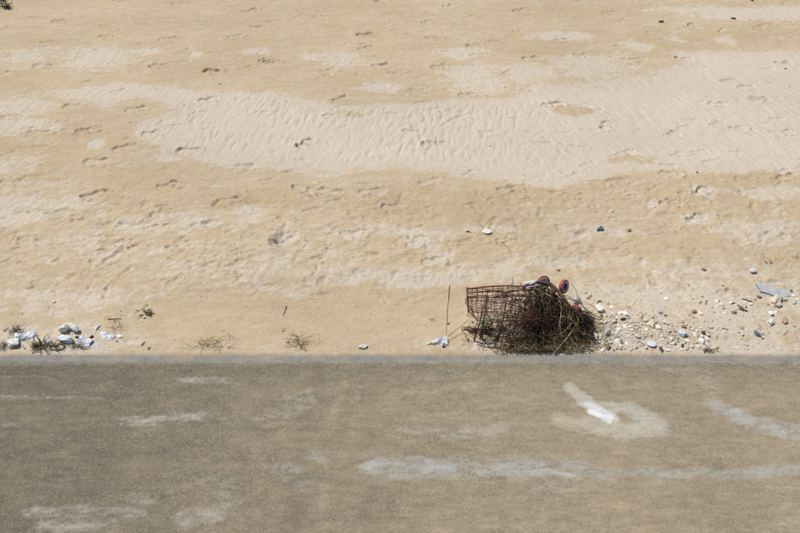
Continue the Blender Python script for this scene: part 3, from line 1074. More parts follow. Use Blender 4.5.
# stems splaying out of the heap to the right and front
for k in range(120):
    u0, v0 = srng.gauss(562, 9), srng.gauss(322, 8)
    a_ = srng.uniform(-.3, 1.5)
    p0 = G(u0, v0) + Vector((0, 0, srng.uniform(.06, .20)))
    L_ = srng.uniform(.14, .34)
    d_ = Vector((math.cos(a_), -math.sin(a_), 0))
    p2 = p0 + d_ * L_
    p2.y = max(p2.y, KERB_Y + .01)
    p2.z = ground(p2.x, p2.y) + srng.uniform(.004, .04)
    p1 = lerp(p0, p2, .5) + Vector((srng.gauss(0, .02), srng.gauss(0, .02), srng.uniform(.0, .05)))
    strand(W[pick([('brown_weed', 4), ('straw', 3), ('olive', 2.5), ('black_weed', 2)])], [wob(q, .016, 7, k) for q in smooth([p0, p1, p2], 4)], srng.choice((.002, .003, .0042, .006)))
# black clot at the right end
for k in range(170):
    u, v = srng.gauss(586, 3.2), srng.gauss(325, 4.5)
    p = G(u, v)
    p.z += abs(srng.gauss(0, .03))
    strand(W['black_weed'], curl(p, (srng.gauss(0, 1), srng.gauss(0, 1), srng.gauss(.2, .6)), 6, .012, .6, .05), srng.uniform(.0025, .005))
# trailing piece left of the basket
for k in range(60):
    u = srng.uniform(461, 484)
    p = G(u, 330 + (u - 461) * .12 + srng.gauss(0, 1.4))
    p.z += srng.uniform(0, .02)
    strand(W['maroon_weed'], curl(p, (1, srng.gauss(0, .4), srng.gauss(0, .3)), 5, .016, .4, .1), srng.uniform(.002, .004))
for key, nm in (('black_weed', 'black_weed'), ('brown_weed', 'brown_weed'), ('maroon_weed', 'maroon_weed'), ('straw', 'straw_litter'), ('olive', 'olive_weed')):
    W[key].build(nm, MAT[key], weed)['kind'] = 'stuff'


def stick(name, pts, r, mat, label, cat='stick', sides=6, wobble=.006, taper=.6):
    pts = [wob(Vector(p), wobble, 7) for p in smooth(pts, 4)]
    o = MB().tube(pts, r, sides, r * taper).build(name, MAT[mat], None, origin=pts[0])
    tag(o, label, cat)
    return o


stick('reed_stalk', [P(553, 354, .012), P(564, 342, .09), P(577, 323, .17)], .0060, 'pale_straw', 'longest pale reed stalk slanting across the front of the seaweed heap', 'reed')
stick('reed_stalk', [P(549, 341, .06), P(563, 332, .13), P(574, 321, .19)], .0042, 'pale_straw', 'thin pale reed stalk lying across the middle of the seaweed heap', 'reed')
stick('reed_stalk', [P(561, 300, .30), P(566, 306, .26), P(571, 312, .22)], .0085, 'pale_straw', 'short thick pale reed piece lodged under the bent trolley tube', 'reed')
stick('reed_stalk', [P(562, 307, .26), P(560, 320, .2), P(557, 332, .12)], .0042, 'pale_straw', 'upright olive-tan stalk hanging down the face of the seaweed heap', 'reed')
stick('driftwood_stick', [G(594, 319, .015), G(600, 329, .015), G(608, 343, .010)], .0050, 'pale_straw', 'straight pale stick among the pebbles just right of the seaweed heap')
stick('driftwood_stick', [G(449.3, 285, .006), G(447.5, 305, .008), G(446.5, 322, .009), G(445.5, 342, .006)], .0042, 'pale_straw', 'long thin stick lying up the sand between white bag and trolley')
stick('driftwood_stick', [G(446, 343, .006), G(456, 336, .012), G(465, 333, .012), G(474, 338, .01)], .0022, 'twig', 'thin curved twig on sand linking the long stick to the trolley')
stick('driftwood_stick', [G(448, 336, .005), G(458, 328, .006), G(471, 318, .01)], .0018, 'twig', 'hair-thin dark twig on sand pointing up to the trolley corner')

# ================================================================== LITTER


def sheet_mesh(name, nx, ny, fx, thick, seed, amp, cut=None, fold=.0):
    """crumpled thin sheet with real thickness, unit width"""
    off = Vector((seed * 3.7, seed * 1.9, 0))
    top = []
    for j in range(ny + 1):
        for i in range(nx + 1):
            a, b_ = i / nx * 2 - 1, j / ny * 2 - 1
            x, y = fx(a, b_)
            p = Vector((x, y, 0))
            n1 = mnoise.noise(p * 1.7 + off)
            n2 = abs(mnoise.noise(p * 3.6 + off * 2))
            z = amp * (n1 + .8 * (1 - 2 * n2)) * .8 + fold * (1 - abs(b_ + .3 * a) * 1.2)
            top.append(Vector((x + amp * .4 * mnoise.noise(p * 2.5 - off), y + amp * .4 * mnoise.noise(p * 2.5 + off * 3), z)))
    n_ = nx + 1
    fs = []
    o = len(top)
    for j in range(ny):
        for i in range(nx):
            q = (j * n_ + i, j * n_ + i + 1, (j + 1) * n_ + i + 1, (j + 1) * n_ + i)
            fs += [q, tuple(o + t for t in q[::-1])]
    ring = [(0, i) for i in range(nx)] + [(j, nx) for j in range(ny)] + [(ny, i) for i in range(nx, 0, -1)] + [(j, 0) for j in range(ny, 0, -1)]
    idx = [j * n_ + i for j, i in ring]
    for a, b_ in zip(idx, idx[1:] + idx[:1]):
        fs.append((b_, a, o + a, o + b_))
    me = bpy.data.meshes.new(name)
    me.from_pydata(top + [p - Vector((0, 0, thick)) for p in top], [], fs)
    me.update()
    me.materials.append(None)
    return me


def plastic(name, c1, c2, trans=.25, rough=.35):
    m_ = simple_mat(name, c1, c2, 6, rough, .15, 40, .45)
    m_.node_tree.nodes['Principled BSDF'].inputs['Transmission Weight'].default_value = trans
    return m_


MAT['bag'] = plastic('white_bag_film', (0.76, 0.76, 0.78), (0.50, 0.50, 0.58), .1)
MAT['film'] = plastic('clear_film', (0.74, 0.78, 0.82), (0.62, 0.67, 0.74), .45, .3)
MAT['pane'] = plastic('milky_pane', (0.56, 0.58, 0.60), (0.50, 0.52, 0.55), .2, .25)


# plastic bag by the long stick
bag = sheet_mesh('plastic_bag', 22, 16, lambda a, b_: (a, b_ * (.12 + .62 * (a * .5 + .5) ** .9)), .012, 5, .20, fold=.16)
o = place(bag, 'plastic_bag', 437.5, 343, 21, 'bag', .10, (.55, -.12), .25, (1, 1, 1), 'crumpled white plastic bag on sand at the foot of the long thin stick', 'plastic bag')
stk = G(443, 347)
o = MB().tube([stk, stk + Vector((.004, .0, .012)), stk + Vector((.012, .02, .03))], .010, 6, .006).build('dark_stone_and_shade', MAT['dark'], None, origin=stk)  # dark lump stands in for the bag's shade at its lower right
tag(o, 'small dark lump modelled as shade under the right corner of the white plastic bag', 'stone')
place(CHUNKS[1], 'foam_lump', 363, 347.5, 9, 'foam', .3, (0, 0), .2, (1, .9, .8), 'lone small white foam lump on sand by kerb, left of plastic bag', 'foam')

# foam and plastic on the left


def foam_c(name, seed):
    """bent bar of broken foam"""
    mb_ = MB()
    n_, pts = 14, []
    for i in range(n_):
        t = math.radians(lerp(205, 5, i / (n_ - 1)))
        pts.append(Vector((.66 * math.cos(t), .50 * math.sin(t), .3)))
    mb_.tube(pts, .42, 12, .27)
    for q in mb_.v:
        d = q.copy()
        q += Vector((mnoise.noise(d * 2.1), mnoise.noise(d * 2.1 + Vector((9, 0, 0))), mnoise.noise(d * 2.1 + Vector((0, 7, 0))))) * .16
        q += Vector((mnoise.noise(d * 6), mnoise.noise(d * 6 + Vector((9, 0, 0))), mnoise.noise(d * 6 + Vector((0, 7, 0))))) * .06
    me_ = mb_.mesh(name, False)
    me_.materials.append(None)
    return me_


FC = foam_c('foam_block', 2)
place(FC, 'foam_block', 70.5, 332, 19, 'foam', -.25, (.15, 0), .12, (1, 1, 1), 'largest curved white foam block in the litter pile at left', 'foam')
place(CHUNKS[3], 'foam_block', 65.5, 341, 19, 'foamblue', -.35, (0, .1), .15, (1, .9, .9), 'long bluish-white foam piece just below the curved foam block', 'foam')
place(CHUNKS[2], 'foam_block', 14, 344.5, 16, 'foam', .25, (0, 0), .15, (1, .75, .7), 'blocky white foam piece nearest the left end of the kerb', 'foam')
S1 = sheet_mesh('plastic_scrap', 14, 10, lambda a, b_: (a, b_ * .62), .02, 8, .30, fold=.2)
S2 = sheet_mesh('plastic_scrap', 14, 10, lambda a, b_: (a, b_ * (.5 - .2 * a)), .02, 13, .16, fold=.06)
place(S1, 'plastic_scrap', 85, 342, 15, 'foamblue', -.3, (.3, 0), .2, (1, 1, 1), 'crumpled pale blue plastic right of the long bluish foam piece', 'plastic scrap')
place(S2, 'plastic_scrap', 95, 345, 10, 'film', .2, (.1, 0), .2, (1, 1, .6), 'flat pale plastic flake right of the crumpled pale blue plastic', 'plastic scrap')
place(S1, 'plastic_scrap', 25.5, 338, 20, 'foamblue', .45, (.35, .1), .2, (1, 1, 1), 'crumpled blue and white plastic sheet beside the dark weed tuft', 'plastic scrap')
place(S2, 'plastic_scrap', 107, 336.5, 16, 'film', -.25, (.25, 0), .25, (1, 1, .6), 'flat milky plastic plate at the right end of the foam litter', 'plastic scrap')
place(CHIPS[1], 'plastic_shard', 97.5, 328, 10, 'white', 1.35, (0, 0), .1, (1, .7, 2), 'narrow white shard standing above the pale blue plastic', 'plastic scrap')
place(CHIPS[0], 'plastic_shard', 120, 337, 7, 'white', -.6, (.2, 0), .1, (1, 1, 2), 'tiny bright white chip right of the milky plastic plate', 'plastic scrap')
place(CHIPS[2], 'plastic_shard', 48, 342, 8, 'lilac', .4, (.3, 0), .1, (1, 1, 2), 'pale grey plastic flake above the black weed strip', 'plastic scrap')
place(CHIPS[1], 'plastic_shard', 143, 343.5, 8, 'cream', 1.2, (0, .2), .1, (1, .6, 2), 'thin pale shard on sand below the green sprig', 'plastic scrap')
place(STONES[1], 'pebble', 91.5, 337.5, 5, 'maroon_weed', .9, (0, 0), .2, (1, .7, 1), 'small dark purple pebble above the crumpled pale blue plastic', 'pebble')
place(CHUNKS[1], 'stone', 77, 337.5, 4.5, 'dark', .2, (0, 0), .2, (1, 1, 1.2), 'small dark lump modelled as shade at the right end of the curved foam block', 'stone')  # dark lump added as the shade at the foam block's lower right
# clear scraps by the wheels
fo = place(CHUNKS[0], 'foam_block', 531, 287, 15, 'foam', .1, (.1, 0), .0, (1, .8, .9), 'white foam lump on the trolley just left of its wheels', 'foam')
fo.location = P(529.5, 285, .345)
S3 = sheet_mesh('plastic_cup', 12, 10, lambda a, b_: (a * .8, b_ * .8), .03, 3, .35, fold=.5)
place(S3, 'plastic_scrap', 575.5, 302, 10, 'film', .8, (.5, 0), .1, (1, 1, 1.2), 'clear plastic scrap just above the lowest trolley wheel', 'plastic scrap')
# big milky pane on the right
PANE = sheet_mesh('plastic_sheet', 12, 8, lambda a, b_: (a - .25 * b_, b_ * (.52 - .22 * a) + .10), .03, 21, .05, fold=.05)
place(PANE, 'plastic_sheet', 774, 293, 27, 'pane', -.14, (.10, .03), .15, (1, 1, 1), 'flat bluish-grey plastic pane half buried at far right', 'plastic pane')
stick('driftwood_stick', [G(759.5, 291.2, .012), G(766, 292.8, .014), G(773, 295.5, .01), G(785, 301, .008)], .0045, 'twig', 'dark thin stick along the lower edge of the bluish plastic pane')


def tuft(name, u, v, wpx, hpx, n, mats, label, cat, hgt=.03, r=(.0012, .0024), seg=5, up=.2):
    """tangle of twigs/weed at one spot: one thing, a part for every kind of strand"""
    root = empty(name, G(u, v))
    tag(root, label, cat)
    bag_ = {}
    for _ in range(n):
        uu, vv = u + srng.gauss(0, wpx / 4.2), v + srng.gauss(0, hpx / 4.2)
        vv = min(vv, 352.5)
        p = G(uu, vv)
        p.z += srng.uniform(.001, hgt)
        k = pick(mats)
        bag_.setdefault(k, MB())
        L = metres(u, v, wpx) * srng.uniform(.15, .5) / seg
        strand(bag_[k], curl(p, (srng.gauss(0, 1.3), srng.gauss(0, .8), srng.gauss(up, .3)), seg, L, .35, .05), srng.uniform(*r))
    for k, mb_ in bag_.items():
        mb_.build({'twig': 'twigs', 'straw': 'straw', 'pale_straw': 'pale_stalks'}.get(k, k + '' if 'weed' in k else k + '_strands'), MAT[k], root)['kind'] = 'stuff'
    return root


tuft('twig_clump', 299, 342, 24, 17, 75, [('twig', 3), ('straw', 5), ('brown_weed', 1)], 'largest bushy clump of dry brown twigs on sand by kerb, left of centre', 'twigs', .05)
tuft('twig_clump', 209, 345, 34, 8, 36, [('twig', 3), ('olive', 2), ('straw', 4)], 'low spread of dry twigs by kerb left of the bushy clump', 'twigs', .025)
tuft('twig_clump', 228, 338, 18, 14, 14, [('straw', 3), ('twig', 2)], 'sparse fine twigs above the low spread of dry twigs', 'twigs', .02)
tuft('twig_clump', 116, 325, 24, 18, 26, [('twig', 3), ('straw', 5)], 'thin scatter of brown twigs above right of the foam litter', 'twigs', .02)
tuft('weed_tuft', 17, 332, 14, 9, 80, [('maroon_weed', 4), ('black_weed', 3)], 'dark purple weed tuft behind the crumpled blue plastic', 'seaweed', .05)
tuft('weed_tuft', 43, 347, 26, 8, 70, [('black_weed', 4), ('brown_weed', 4), ('straw', 4), ('olive', 2)], 'low heap of black weed and straw by kerb at left', 'seaweed', .03, (.002, .005))
tuft('weed_tuft', 2, 347, 16, 8, 60, [('black_weed', 3), ('straw', 3), ('olive', 2)], 'dark weed and straw cut by the left edge of the photo', 'seaweed', .03)
tuft('weed_tuft', 76, 347.5, 24, 3.5, 40, [('brown_weed', 4), ('twig', 3)], 'thin line of brown weed under the bluish foam', 'seaweed', .015)
tuft('weed_tuft', 6, 8, 11, 4, 70, [('black_weed', 4), ('twig', 1)], 'isolated dark weed clump at the top left corner of the sand', 'seaweed', .13, (.004, .009))
tuft('twig_clump', 708, 351, 16, 2.5, 26, [('twig', 3), ('straw', 4)], 'flat brown twigs at kerb under the white shell cluster', 'twigs', .015, (.002, .004))
tuft('twig_clump', 770, 263.5, 10, 3, 10, [('twig', 3)], 'small dark twigs alone on sand above the plastic pane', 'twigs', .015, (.002, .004))
tuft('twig_clump', 466, 341, 10, 6, 10, [('twig', 3)], 'few dark twigs on sand between plastic bag and trolley', 'twigs', .02, (.002, .004))
tuft('twig_clump', 433, 319, 8, 5, 10, [('twig', 2), ('straw', 3)], 'faint little twigs on smooth sand above the plastic bag', 'twigs', .012)
tuft('twig_clump', 797, 258, 10, 5, 9, [('twig', 3)], 'little dark twigs at the right edge of the photo', 'twigs', .015, (.002, .003))
tuft('straw_patch', 598, 335, 26, 24, 60, [('straw', 4), ('olive', 2), ('brown_weed', 2)], 'loose straw thinning out right of the seaweed heap', 'straw', .02)
for u, v, du, dv, r, lab in [(287, 306, -4, 9, .004, 'short dark twig standing apart above the bushy twig clump'), (282, 331, 3, -2, .003, 'tiny twig bit just above left of the bushy twig clump'),
                             (3, 331, 5, -3, .005, 'short dark stick lying left of the purple weed tuft'), (37, 350, 9, -7, .005, 'straw-yellow stalk leaning over the low weed heap'),
                             (587, 298.5, 5, -4, .006, 'short dark stick on sand above the clear plastic scrap'), (722, 328.5, 6, .6, .005, 'short brown stick lying below the orange pebble pair'),
                             (783, 335, 5, -5, .0025, 'fine twig at far right below the white pebbles'), (108, 319, 13, -.5, .0045, 'dark straight twig above the milky plastic plate'),
                             (742, 299, 10, 2.2, .006, 'brown stick fragment left of the dark pebble by the pane')]:
    stick('twig', [G(u, v, .006), G(u + du * .5, v + dv * .45, .010), G(u + du, v + dv, .006)], r, 'twig', lab, 'twig', 6, .008)
# brown loop
c = G(60, 347.5)
mb = MB()
mb.tube([c + Vector((.040 * math.cos(t), .032 * math.sin(t), .012 + .006 * math.sin(2 * t))) for t in [2 * math.pi * i / 18 for i in range(18)]], .006, 6, None, True)
tag(mb.build('weed_loop', MAT['brown_weed'], None, origin=c), 'brown weed stem curled into a ring below the bluish foam', 'seaweed')


def sprig(u, v, n, size, label):
    root = empty('leaf_sprig', G(u, v))
    tag(root, label, 'plant')
    mb_ = MB()
    base_ = G(u, v)
    for i in range(3):
        mb_.tube([base_, base_ + Vector((srng.gauss(0, .02), srng.gauss(0, .02), size * .5)), base_ + Vector((srng.gauss(0, .05), srng.gauss(0, .04), size * .8))], .0025, 5, .0015)
    mb_.build('stem', MAT['olive'], root)
    for i in range(n):
        a = srng.uniform(0, 6.28)
        c_ = base_ + Vector((srng.gauss(0, size * .4), srng.gauss(0, size * .35), srng.uniform(.1, .8) * size))
        d_ = Vector((math.cos(a), math.sin(a), srng.uniform(-.2, .5))).normalized()
        sd_ = d_.cross(Vector((0, 0, 1))).normalized()
        L, w_ = size * .45, size * .16
        m2 = MB()
        nrm = Vector((0, 0, .003))
        vs_ = [c_, c_ + d_ * L * .4 + sd_ * w_ - nrm, c_ + d_ * L * .4 + nrm, c_ + d_ * L * .4 - sd_ * w_ - nrm, c_ + d_ * L]
        m2.add(vs_ + [p - Vector((0, 0, .0015)) for p in vs_], [(0, 1, 2), (0, 2, 3), (1, 4, 2), (2, 4, 3), (5, 7, 6), (5, 8, 7), (6, 7, 9), (7, 8, 9), (0, 5, 6, 1), (1, 6, 9, 4), (4, 9, 8, 3), (3, 8, 5, 0)])
        m2.build('leaf', MAT['green'], root)


sprig(147, 313, 14, .075, 'small green leafy sprig lying alone on the sand at left')
sprig(485, 331, 16, .10, 'green leafy sprig caught inside the trolley basket')

# ------------------------------------------------------------------ named stones and shells
ST, CK, CH, SH = STONES, CHUNKS, CHIPS, SHELLS
NAMED = [
    # mesh, name, u, v, width, colour, label, category
    (CH[2], 'shell', 486.5, 231.5, 11, 'white', 'bright white fan shell alone on the sand above the trolley', 'shell'),
    (SH[1], 'shell', 469, 232, 7, 'yellow', 'small yellowed shell left of the bright white fan shell', 'shell'),
    (ST[0], 'stone', 600, 229.5, 8, 'teal', 'teal-blue stone alone in the middle of the right-hand sand', 'stone'),
    (ST[3], 'stone', 629, 231, 7, 'brown', 'brown stone right of the teal-blue stone', 'stone'),
    (ST[2], 'pebble', 610.6, 211.5, 4, 'white', 'tiny white pebble above the teal-blue stone', 'pebble'),
    (SH[2], 'shell', 653, 207, 6, 'lilac', 'pale lilac shell above and right of the brown stone', 'shell'),
    (ST[1], 'pebble', 697, 173, 4, 'dark', 'black pebble on the lower edge of the pale rippled sand', 'pebble'),
    (ST[1], 'pebble', 624, 191, 3, 'cream', 'tiny cream pebble just below the rippled sand right of centre', 'pebble'),
    (CK[1], 'stone', 661, 22, 5, 'slate', 'small grey stone far up the sand right of centre', 'stone'),
    (CK[3], 'stone', 733.5, 19, 7, 'dark', 'black stone far up the sand near the top right', 'stone'),
    (CK[0], 'stone', 752, 1, 5, 'dark', 'dark stone at the very top edge of the sand on the right', 'stone'),
    (ST[4], 'pebble', 785.5, 69, 3, 'dark', 'tiny dark pebble in pale sand at upper right', 'pebble'),
    (ST[2], 'pebble', 219, 84, 3.4, 'white', 'tiny white pebble on upper sand left of centre', 'pebble'),
    (ST[5], 'pebble', 490, 146, 2.6, 'dark', 'black speck of a pebble in the middle of the rippled sand', 'pebble'),
    (SH[3], 'shell', 558, 269.5, 6, 'pink', 'pink shell fragment on sand just above the trolley wheels', 'shell'),
    (CH[0], 'stone_chip', 703.7, 269.5, 7, 'brown', 'flat brown stone chip left of the lone white stone', 'stone'),
    (CK[2], 'stone', 752.6, 271.5, 7.5, 'white', 'lone white stone on sand above the plastic pane', 'stone'),
    (ST[3], 'pebble', 688.7, 285.5, 3, 'dark', 'tiny black pebble below the flat brown stone chip', 'pebble'),
    (ST[0], 'pebble', 723, 285.5, 4, 'grey', 'small grey pebble left of the plastic pane on bare sand', 'pebble'),
    (ST[2], 'pebble', 660, 292.5, 5.5, 'white', 'white pebble at the upper edge of the shell scatter', 'pebble'),
    (CH[2], 'shell_chip', 666, 298.5, 6, 'white', 'flat white shell chip below the upper white pebble', 'shell'),
    (CK[0], 'stone', 659, 312, 7.5, 'lilac', 'lilac-white stone in open sand in the upper shell scatter', 'stone'),
    (ST[4], 'stone', 694, 312, 7, 'orange', 'orange-brown stone touching a white one in the upper scatter', 'stone'),
    (ST[2], 'stone', 700, 313.5, 6, 'white', 'white stone touching the upper orange-brown stone', 'stone'),
    (ST[1], 'stone', 684, 327, 7, 'orange', 'orange-brown stone above the big blue-white chunk', 'stone'),
    (CK[2], 'stone', 681.5, 334, 10, 'blue', 'big blue-white chunk with a dark side near the kerb', 'stone'),
    (SH[0], 'shell', 732.5, 303, 8, 'white', 'white shell in the cluster left of the round brown stones', 'shell'),
    (SH[3], 'shell', 722.5, 304.5, 8, 'cream', 'cream shell left end of the cluster by the round stones', 'shell'),
    (SH[1], 'shell', 725.5, 313, 8, 'white', 'white shell just left of the round orange stone', 'shell'),
    (ST[4], 'stone', 734, 312.5, 7.5, 'orange', 'round orange stone beside the round dark brown stone', 'stone'),
    (ST[2], 'stone', 741, 308.5, 7.5, 'dark', 'round dark brown stone, right of the round orange stone', 'stone'),
    (ST[1], 'stone', 746, 311, 5, 'brown', 'small brown stone right of the round dark brown stone', 'stone'),
    (ST[0], 'pebble', 759, 297.5, 6, 'brown', 'dark brown pebble left of the big cream lump', 'pebble'),
    (CK[0], 'stone', 774.5, 302.5, 15, 'cream', 'biggest cream-white lump, under the bluish plastic pane', 'stone'),
    (ST[3], 'pebble', 794, 303, 5.5, 'lilac', 'grey-white pebble at the far right level with the cream lump', 'pebble'),
    (ST[4], 'pebble', 791, 291.5, 5, 'brown', 'dark brown pebble right of the plastic pane', 'pebble'),
    (CK[2], 'stone', 770.5, 314, 7, 'white', 'white stone below the biggest cream lump', 'stone'),
    (SH[4], 'shell_chip', 776, 312, 5, 'white', 'white shell piece touching the stone below the cream lump', 'shell'),
    (ST[2], 'stone', 771, 322.5, 8.5, 'white', 'rounded white stone, lower of the two below the cream lump', 'stone'),
    (ST[5], 'stone', 784, 321, 12, 'tan', 'sand-coloured flat stone at right of the rounded white stone', 'stone'),
    (CK[3], 'stone', 757.5, 334.5, 9.5, 'slate', 'dark blue-grey slate sliver near the kerb at right', 'stone'),
    (ST[0], 'pebble', 762.5, 338.5, 3, 'dark', 'tiny dark pebble touching the blue-grey slate sliver', 'pebble'),
    (ST[3], 'pebble', 725, 331.5, 4.5, 'blue', 'small bluish pebble under the short brown stick', 'pebble'),
    (SH[4], 'shell', 741, 333.5, 8, 'white', 'broken white shell left of the blue-grey slate sliver', 'shell'),
    (CH[0], 'shell_chip', 742, 328.5, 5, 'orange', 'thin orange shell chip above the broken white shell', 'shell'),
    (ST[4], 'pebble', 794, 326.5, 4.5, 'grey', 'grey pebble at the right edge below the flat sandy stone', 'pebble'),
    (CK[0], 'stone', 702, 341, 7, 'white', 'white stone at the top of the cluster above the kerb twigs', 'stone'),
    (SH[1], 'shell', 698.5, 346, 7.5, 'white', 'white shell left in the cluster above the kerb twigs', 'shell'),
    (SH[2], 'shell', 706.5, 346, 8, 'white', 'white shell right in the cluster above the kerb twigs', 'shell'),
    (ST[0], 'stone', 704, 348.5, 6, 'lilac', 'lilac-grey stone lowest in the cluster above the kerb twigs', 'stone'),
    (ST[3], 'pebble', 708, 335.5, 5, 'cream', 'cream pebble above the white cluster near the kerb', 'pebble'),
    (CK[3], 'stone', 682.5, 345.5, 7, 'dark', 'dark elongated stone near kerb below the blue-white chunk', 'stone'),
    (CH[2], 'shell', 651.5, 344, 11, 'blue', 'flat bluish-white shell plate by the kerb', 'shell'),
    (CK[3], 'stone', 661, 349.5, 9, 'dark', 'dark flat stone against the kerb, right of bluish shell plate', 'stone'),
    (CK[0], 'stone', 651.5, 325, 9.5, 'cream', 'large cream stone at the middle of the shell scatter', 'stone'),
    (ST[1], 'stone', 658, 328, 7, 'white', 'white stone touching the large cream stone', 'stone'),
    (ST[2], 'stone', 646, 320.5, 6, 'cream', 'smaller cream stone up left of the large cream stone', 'stone'),
    (SH[0], 'shell', 665.5, 323.5, 6, 'blue', 'bluish-white shell right of the large cream stone', 'shell'),
    (SH[1], 'shell', 670.6, 338.6, 6.5, 'white', 'white shell left of the big blue-white chunk', 'shell'),
    (SH[0], 'shell', 637.6, 336, 9, 'lilac', 'lilac-white shell in the thick of the shell scatter', 'shell'),
    (CK[2], 'stone', 624.8, 314.5, 8, 'white', 'white stone with a dark shade lump at the top of the scatter', 'stone'),
    (CK[1], 'stone', 623, 319.5, 7, 'dark', 'dark lump modelled as shade under the topmost white stone of the scatter', 'stone'),  # dark lump put in as the shade below the white stone
    (SH[2], 'shell', 613.5, 314.5, 8, 'lilac', 'pale lilac shell between the oval white stone and dark shade lump', 'shell'),
    (ST[0], 'stone', 600, 310.7, 12, 'white', 'large oval white stone right of the lowest trolley wheel', 'stone'),
    (ST[4], 'stone', 602.5, 322.7, 9, 'cream', 'rounded cream stone below the large oval white stone', 'stone'),
    (CK[3], 'stone', 607, 331.5, 12, 'lilac', 'long lilac-grey stone under the pale straight stick', 'stone'),
    (CK[0], 'stone', 595, 336.5, 9, 'white', 'white angular stone left of the pale straight stick', 'stone'),
    (ST[2], 'stone', 597.5, 342, 5, 'white', 'little white stone under the white angular stone', 'stone'),
    (ST[1], 'stone', 581.5, 349, 6.5, 'cream', 'cream stone at kerb by the tail of the seaweed heap', 'stone'),
    (ST[3], 'stone', 586.5, 345, 6, 'orange', 'orange stone by the tail of the seaweed heap', 'stone'),
    (ST[5], 'stone', 592, 350, 6, 'grey', 'flat grey stone by the kerb right of the cream stone', 'stone'),
    (SH[3], 'shell', 598.5, 301.5, 7, 'pink', 'pinkish white shell above the large oval white stone', 'shell'),
    (CH[1], 'stone_chip', 586, 292.8, 4, 'dark', 'dark pointed chip on sand above the short dark stick', 'stone'),
    (SH[4], 'shell', 612, 308, 7, 'white', 'broken white shell up right of the large oval white stone', 'shell'),
    (CK[1], 'stone', 608, 347, 9, 'brown', 'brown stone by the kerb at the lower end of the pale stick', 'stone'),
    (ST[2], 'pebble', 54, 302, 4.5, 'yellow', 'tiny yellow pebble alone above the foam litter at left', 'pebble'),
    (ST[2], 'pebble', 117, 341.5, 3, 'brown', 'tiny brown pebble below the bright white chip at left', 'pebble'),
    (ST[3], 'pebble', 149, 348.5, 5, 'brown', 'small brown pebble by kerb below the thin pale shard', 'pebble'),
    (SH[3], 'shell', 229, 347, 4.5, 'white', 'tiny white shell at the right end of the low twig spread', 'shell'),
    (ST[1], 'pebble', 288, 341.5, 4.5, 'cream', 'cream pebble at the left side of the bushy twig clump', 'pebble'),
    (ST[2], 'pebble', 448, 324, 4.5, 'brown', 'small brown pebble touching the long thin stick', 'pebble'),
]
taken = []
LAND = {}
for me_, nm, u, v, w, colr, lab, cat in NAMED:
    shell_like = nm == 'shell' and me_ in SHELLS
    place(me_, nm, u, v, w, colr, None, tilted(.35 if shell_like else .15), .32, (1, 1, 1.0), lab, cat)
    taken.append((u, v, w))
    if u > 590 and v > 262:
        words = []
        for t_ in lab.split():
            if t_ in ('in', 'at', 'on', 'by', 'above', 'below', 'left', 'right', 'near', 'beside', 'under', 'touching', 'with', 'between', 'just', 'lowest', 'far', 'and', 'up', 'of'):
                break
            words.append(t_.strip(','))
        LAND.setdefault(' '.join(words), []).append((u, v))
LAND = {k: v_[0] for k, v_ in LAND.items() if len(v_) == 1 and len(k.split()) > 1}
LAND['seaweed heap'] = (575, 338)
SEEN = {}

# ------------------------------------------------------------------ unnamed small stones of the scatter
prng = random.Random(5)
KINDS = [('white', 6.5, 'small white shell bit in the shell scatter right of the trolley', 'shell', SHELLS + CHIPS),
         ('cream', 4.6, 'small cream pebble in the shell scatter right of the trolley', 'pebble', STONES + CHUNKS),
         ('grey', 1.0, 'small grey pebble in the shell scatter right of the trolley', 'pebble', STONES + CHUNKS),
         ('lilac', 1.0, 'small lilac shell bit in the shell scatter right of the trolley', 'shell', SHELLS + CHIPS),
         ('brown', .8, 'small brown pebble in the shell scatter right of the trolley', 'pebble', STONES + CHUNKS),
         ('tan', 1.4, 'small sandy-tan pebble in the shell scatter right of the trolley', 'pebble', STONES),
         ('dark', .45, 'small dark pebble in the shell scatter right of the trolley', 'pebble', STONES + CHUNKS)]
ORD = ['', 'second ', 'third ', 'fourth ', 'fifth ', 'sixth ', 'seventh ', 'eighth ', 'ninth ', 'tenth ', 'eleventh ', 'twelfth ']


def pebble_label(u, v, w, colr, cat):
    nm, (a, b_) = min(LAND.items(), key=lambda q: (q[1][0] - u) ** 2 + ((q[1][1] - v) * 1.4) ** 2)
    size = 'tiny' if w < 3 else 'small' if w < 4.6 else 'fist-sized' if False else 'medium'
    du, dv = u - a, (v - b_) * 1.4
    side = ('right of' if du > 0 else 'left of') if abs(du) > abs(dv) else ('below' if dv > 0 else 'above')
    kind = 'pebble' if cat == 'pebble' else 'shell bit'
    key = '%s %s %s %s the %s' % (size, {'lilac': 'lilac-grey', 'tan': 'sandy-tan'}.get(colr, colr), kind, side, nm)
    n_ = SEEN.get(key, 0)
    SEEN[key] = n_ + 1
    return ORD[min(n_, 11)] + key + (' in the scatter' if len(key.split()) < 12 else '')


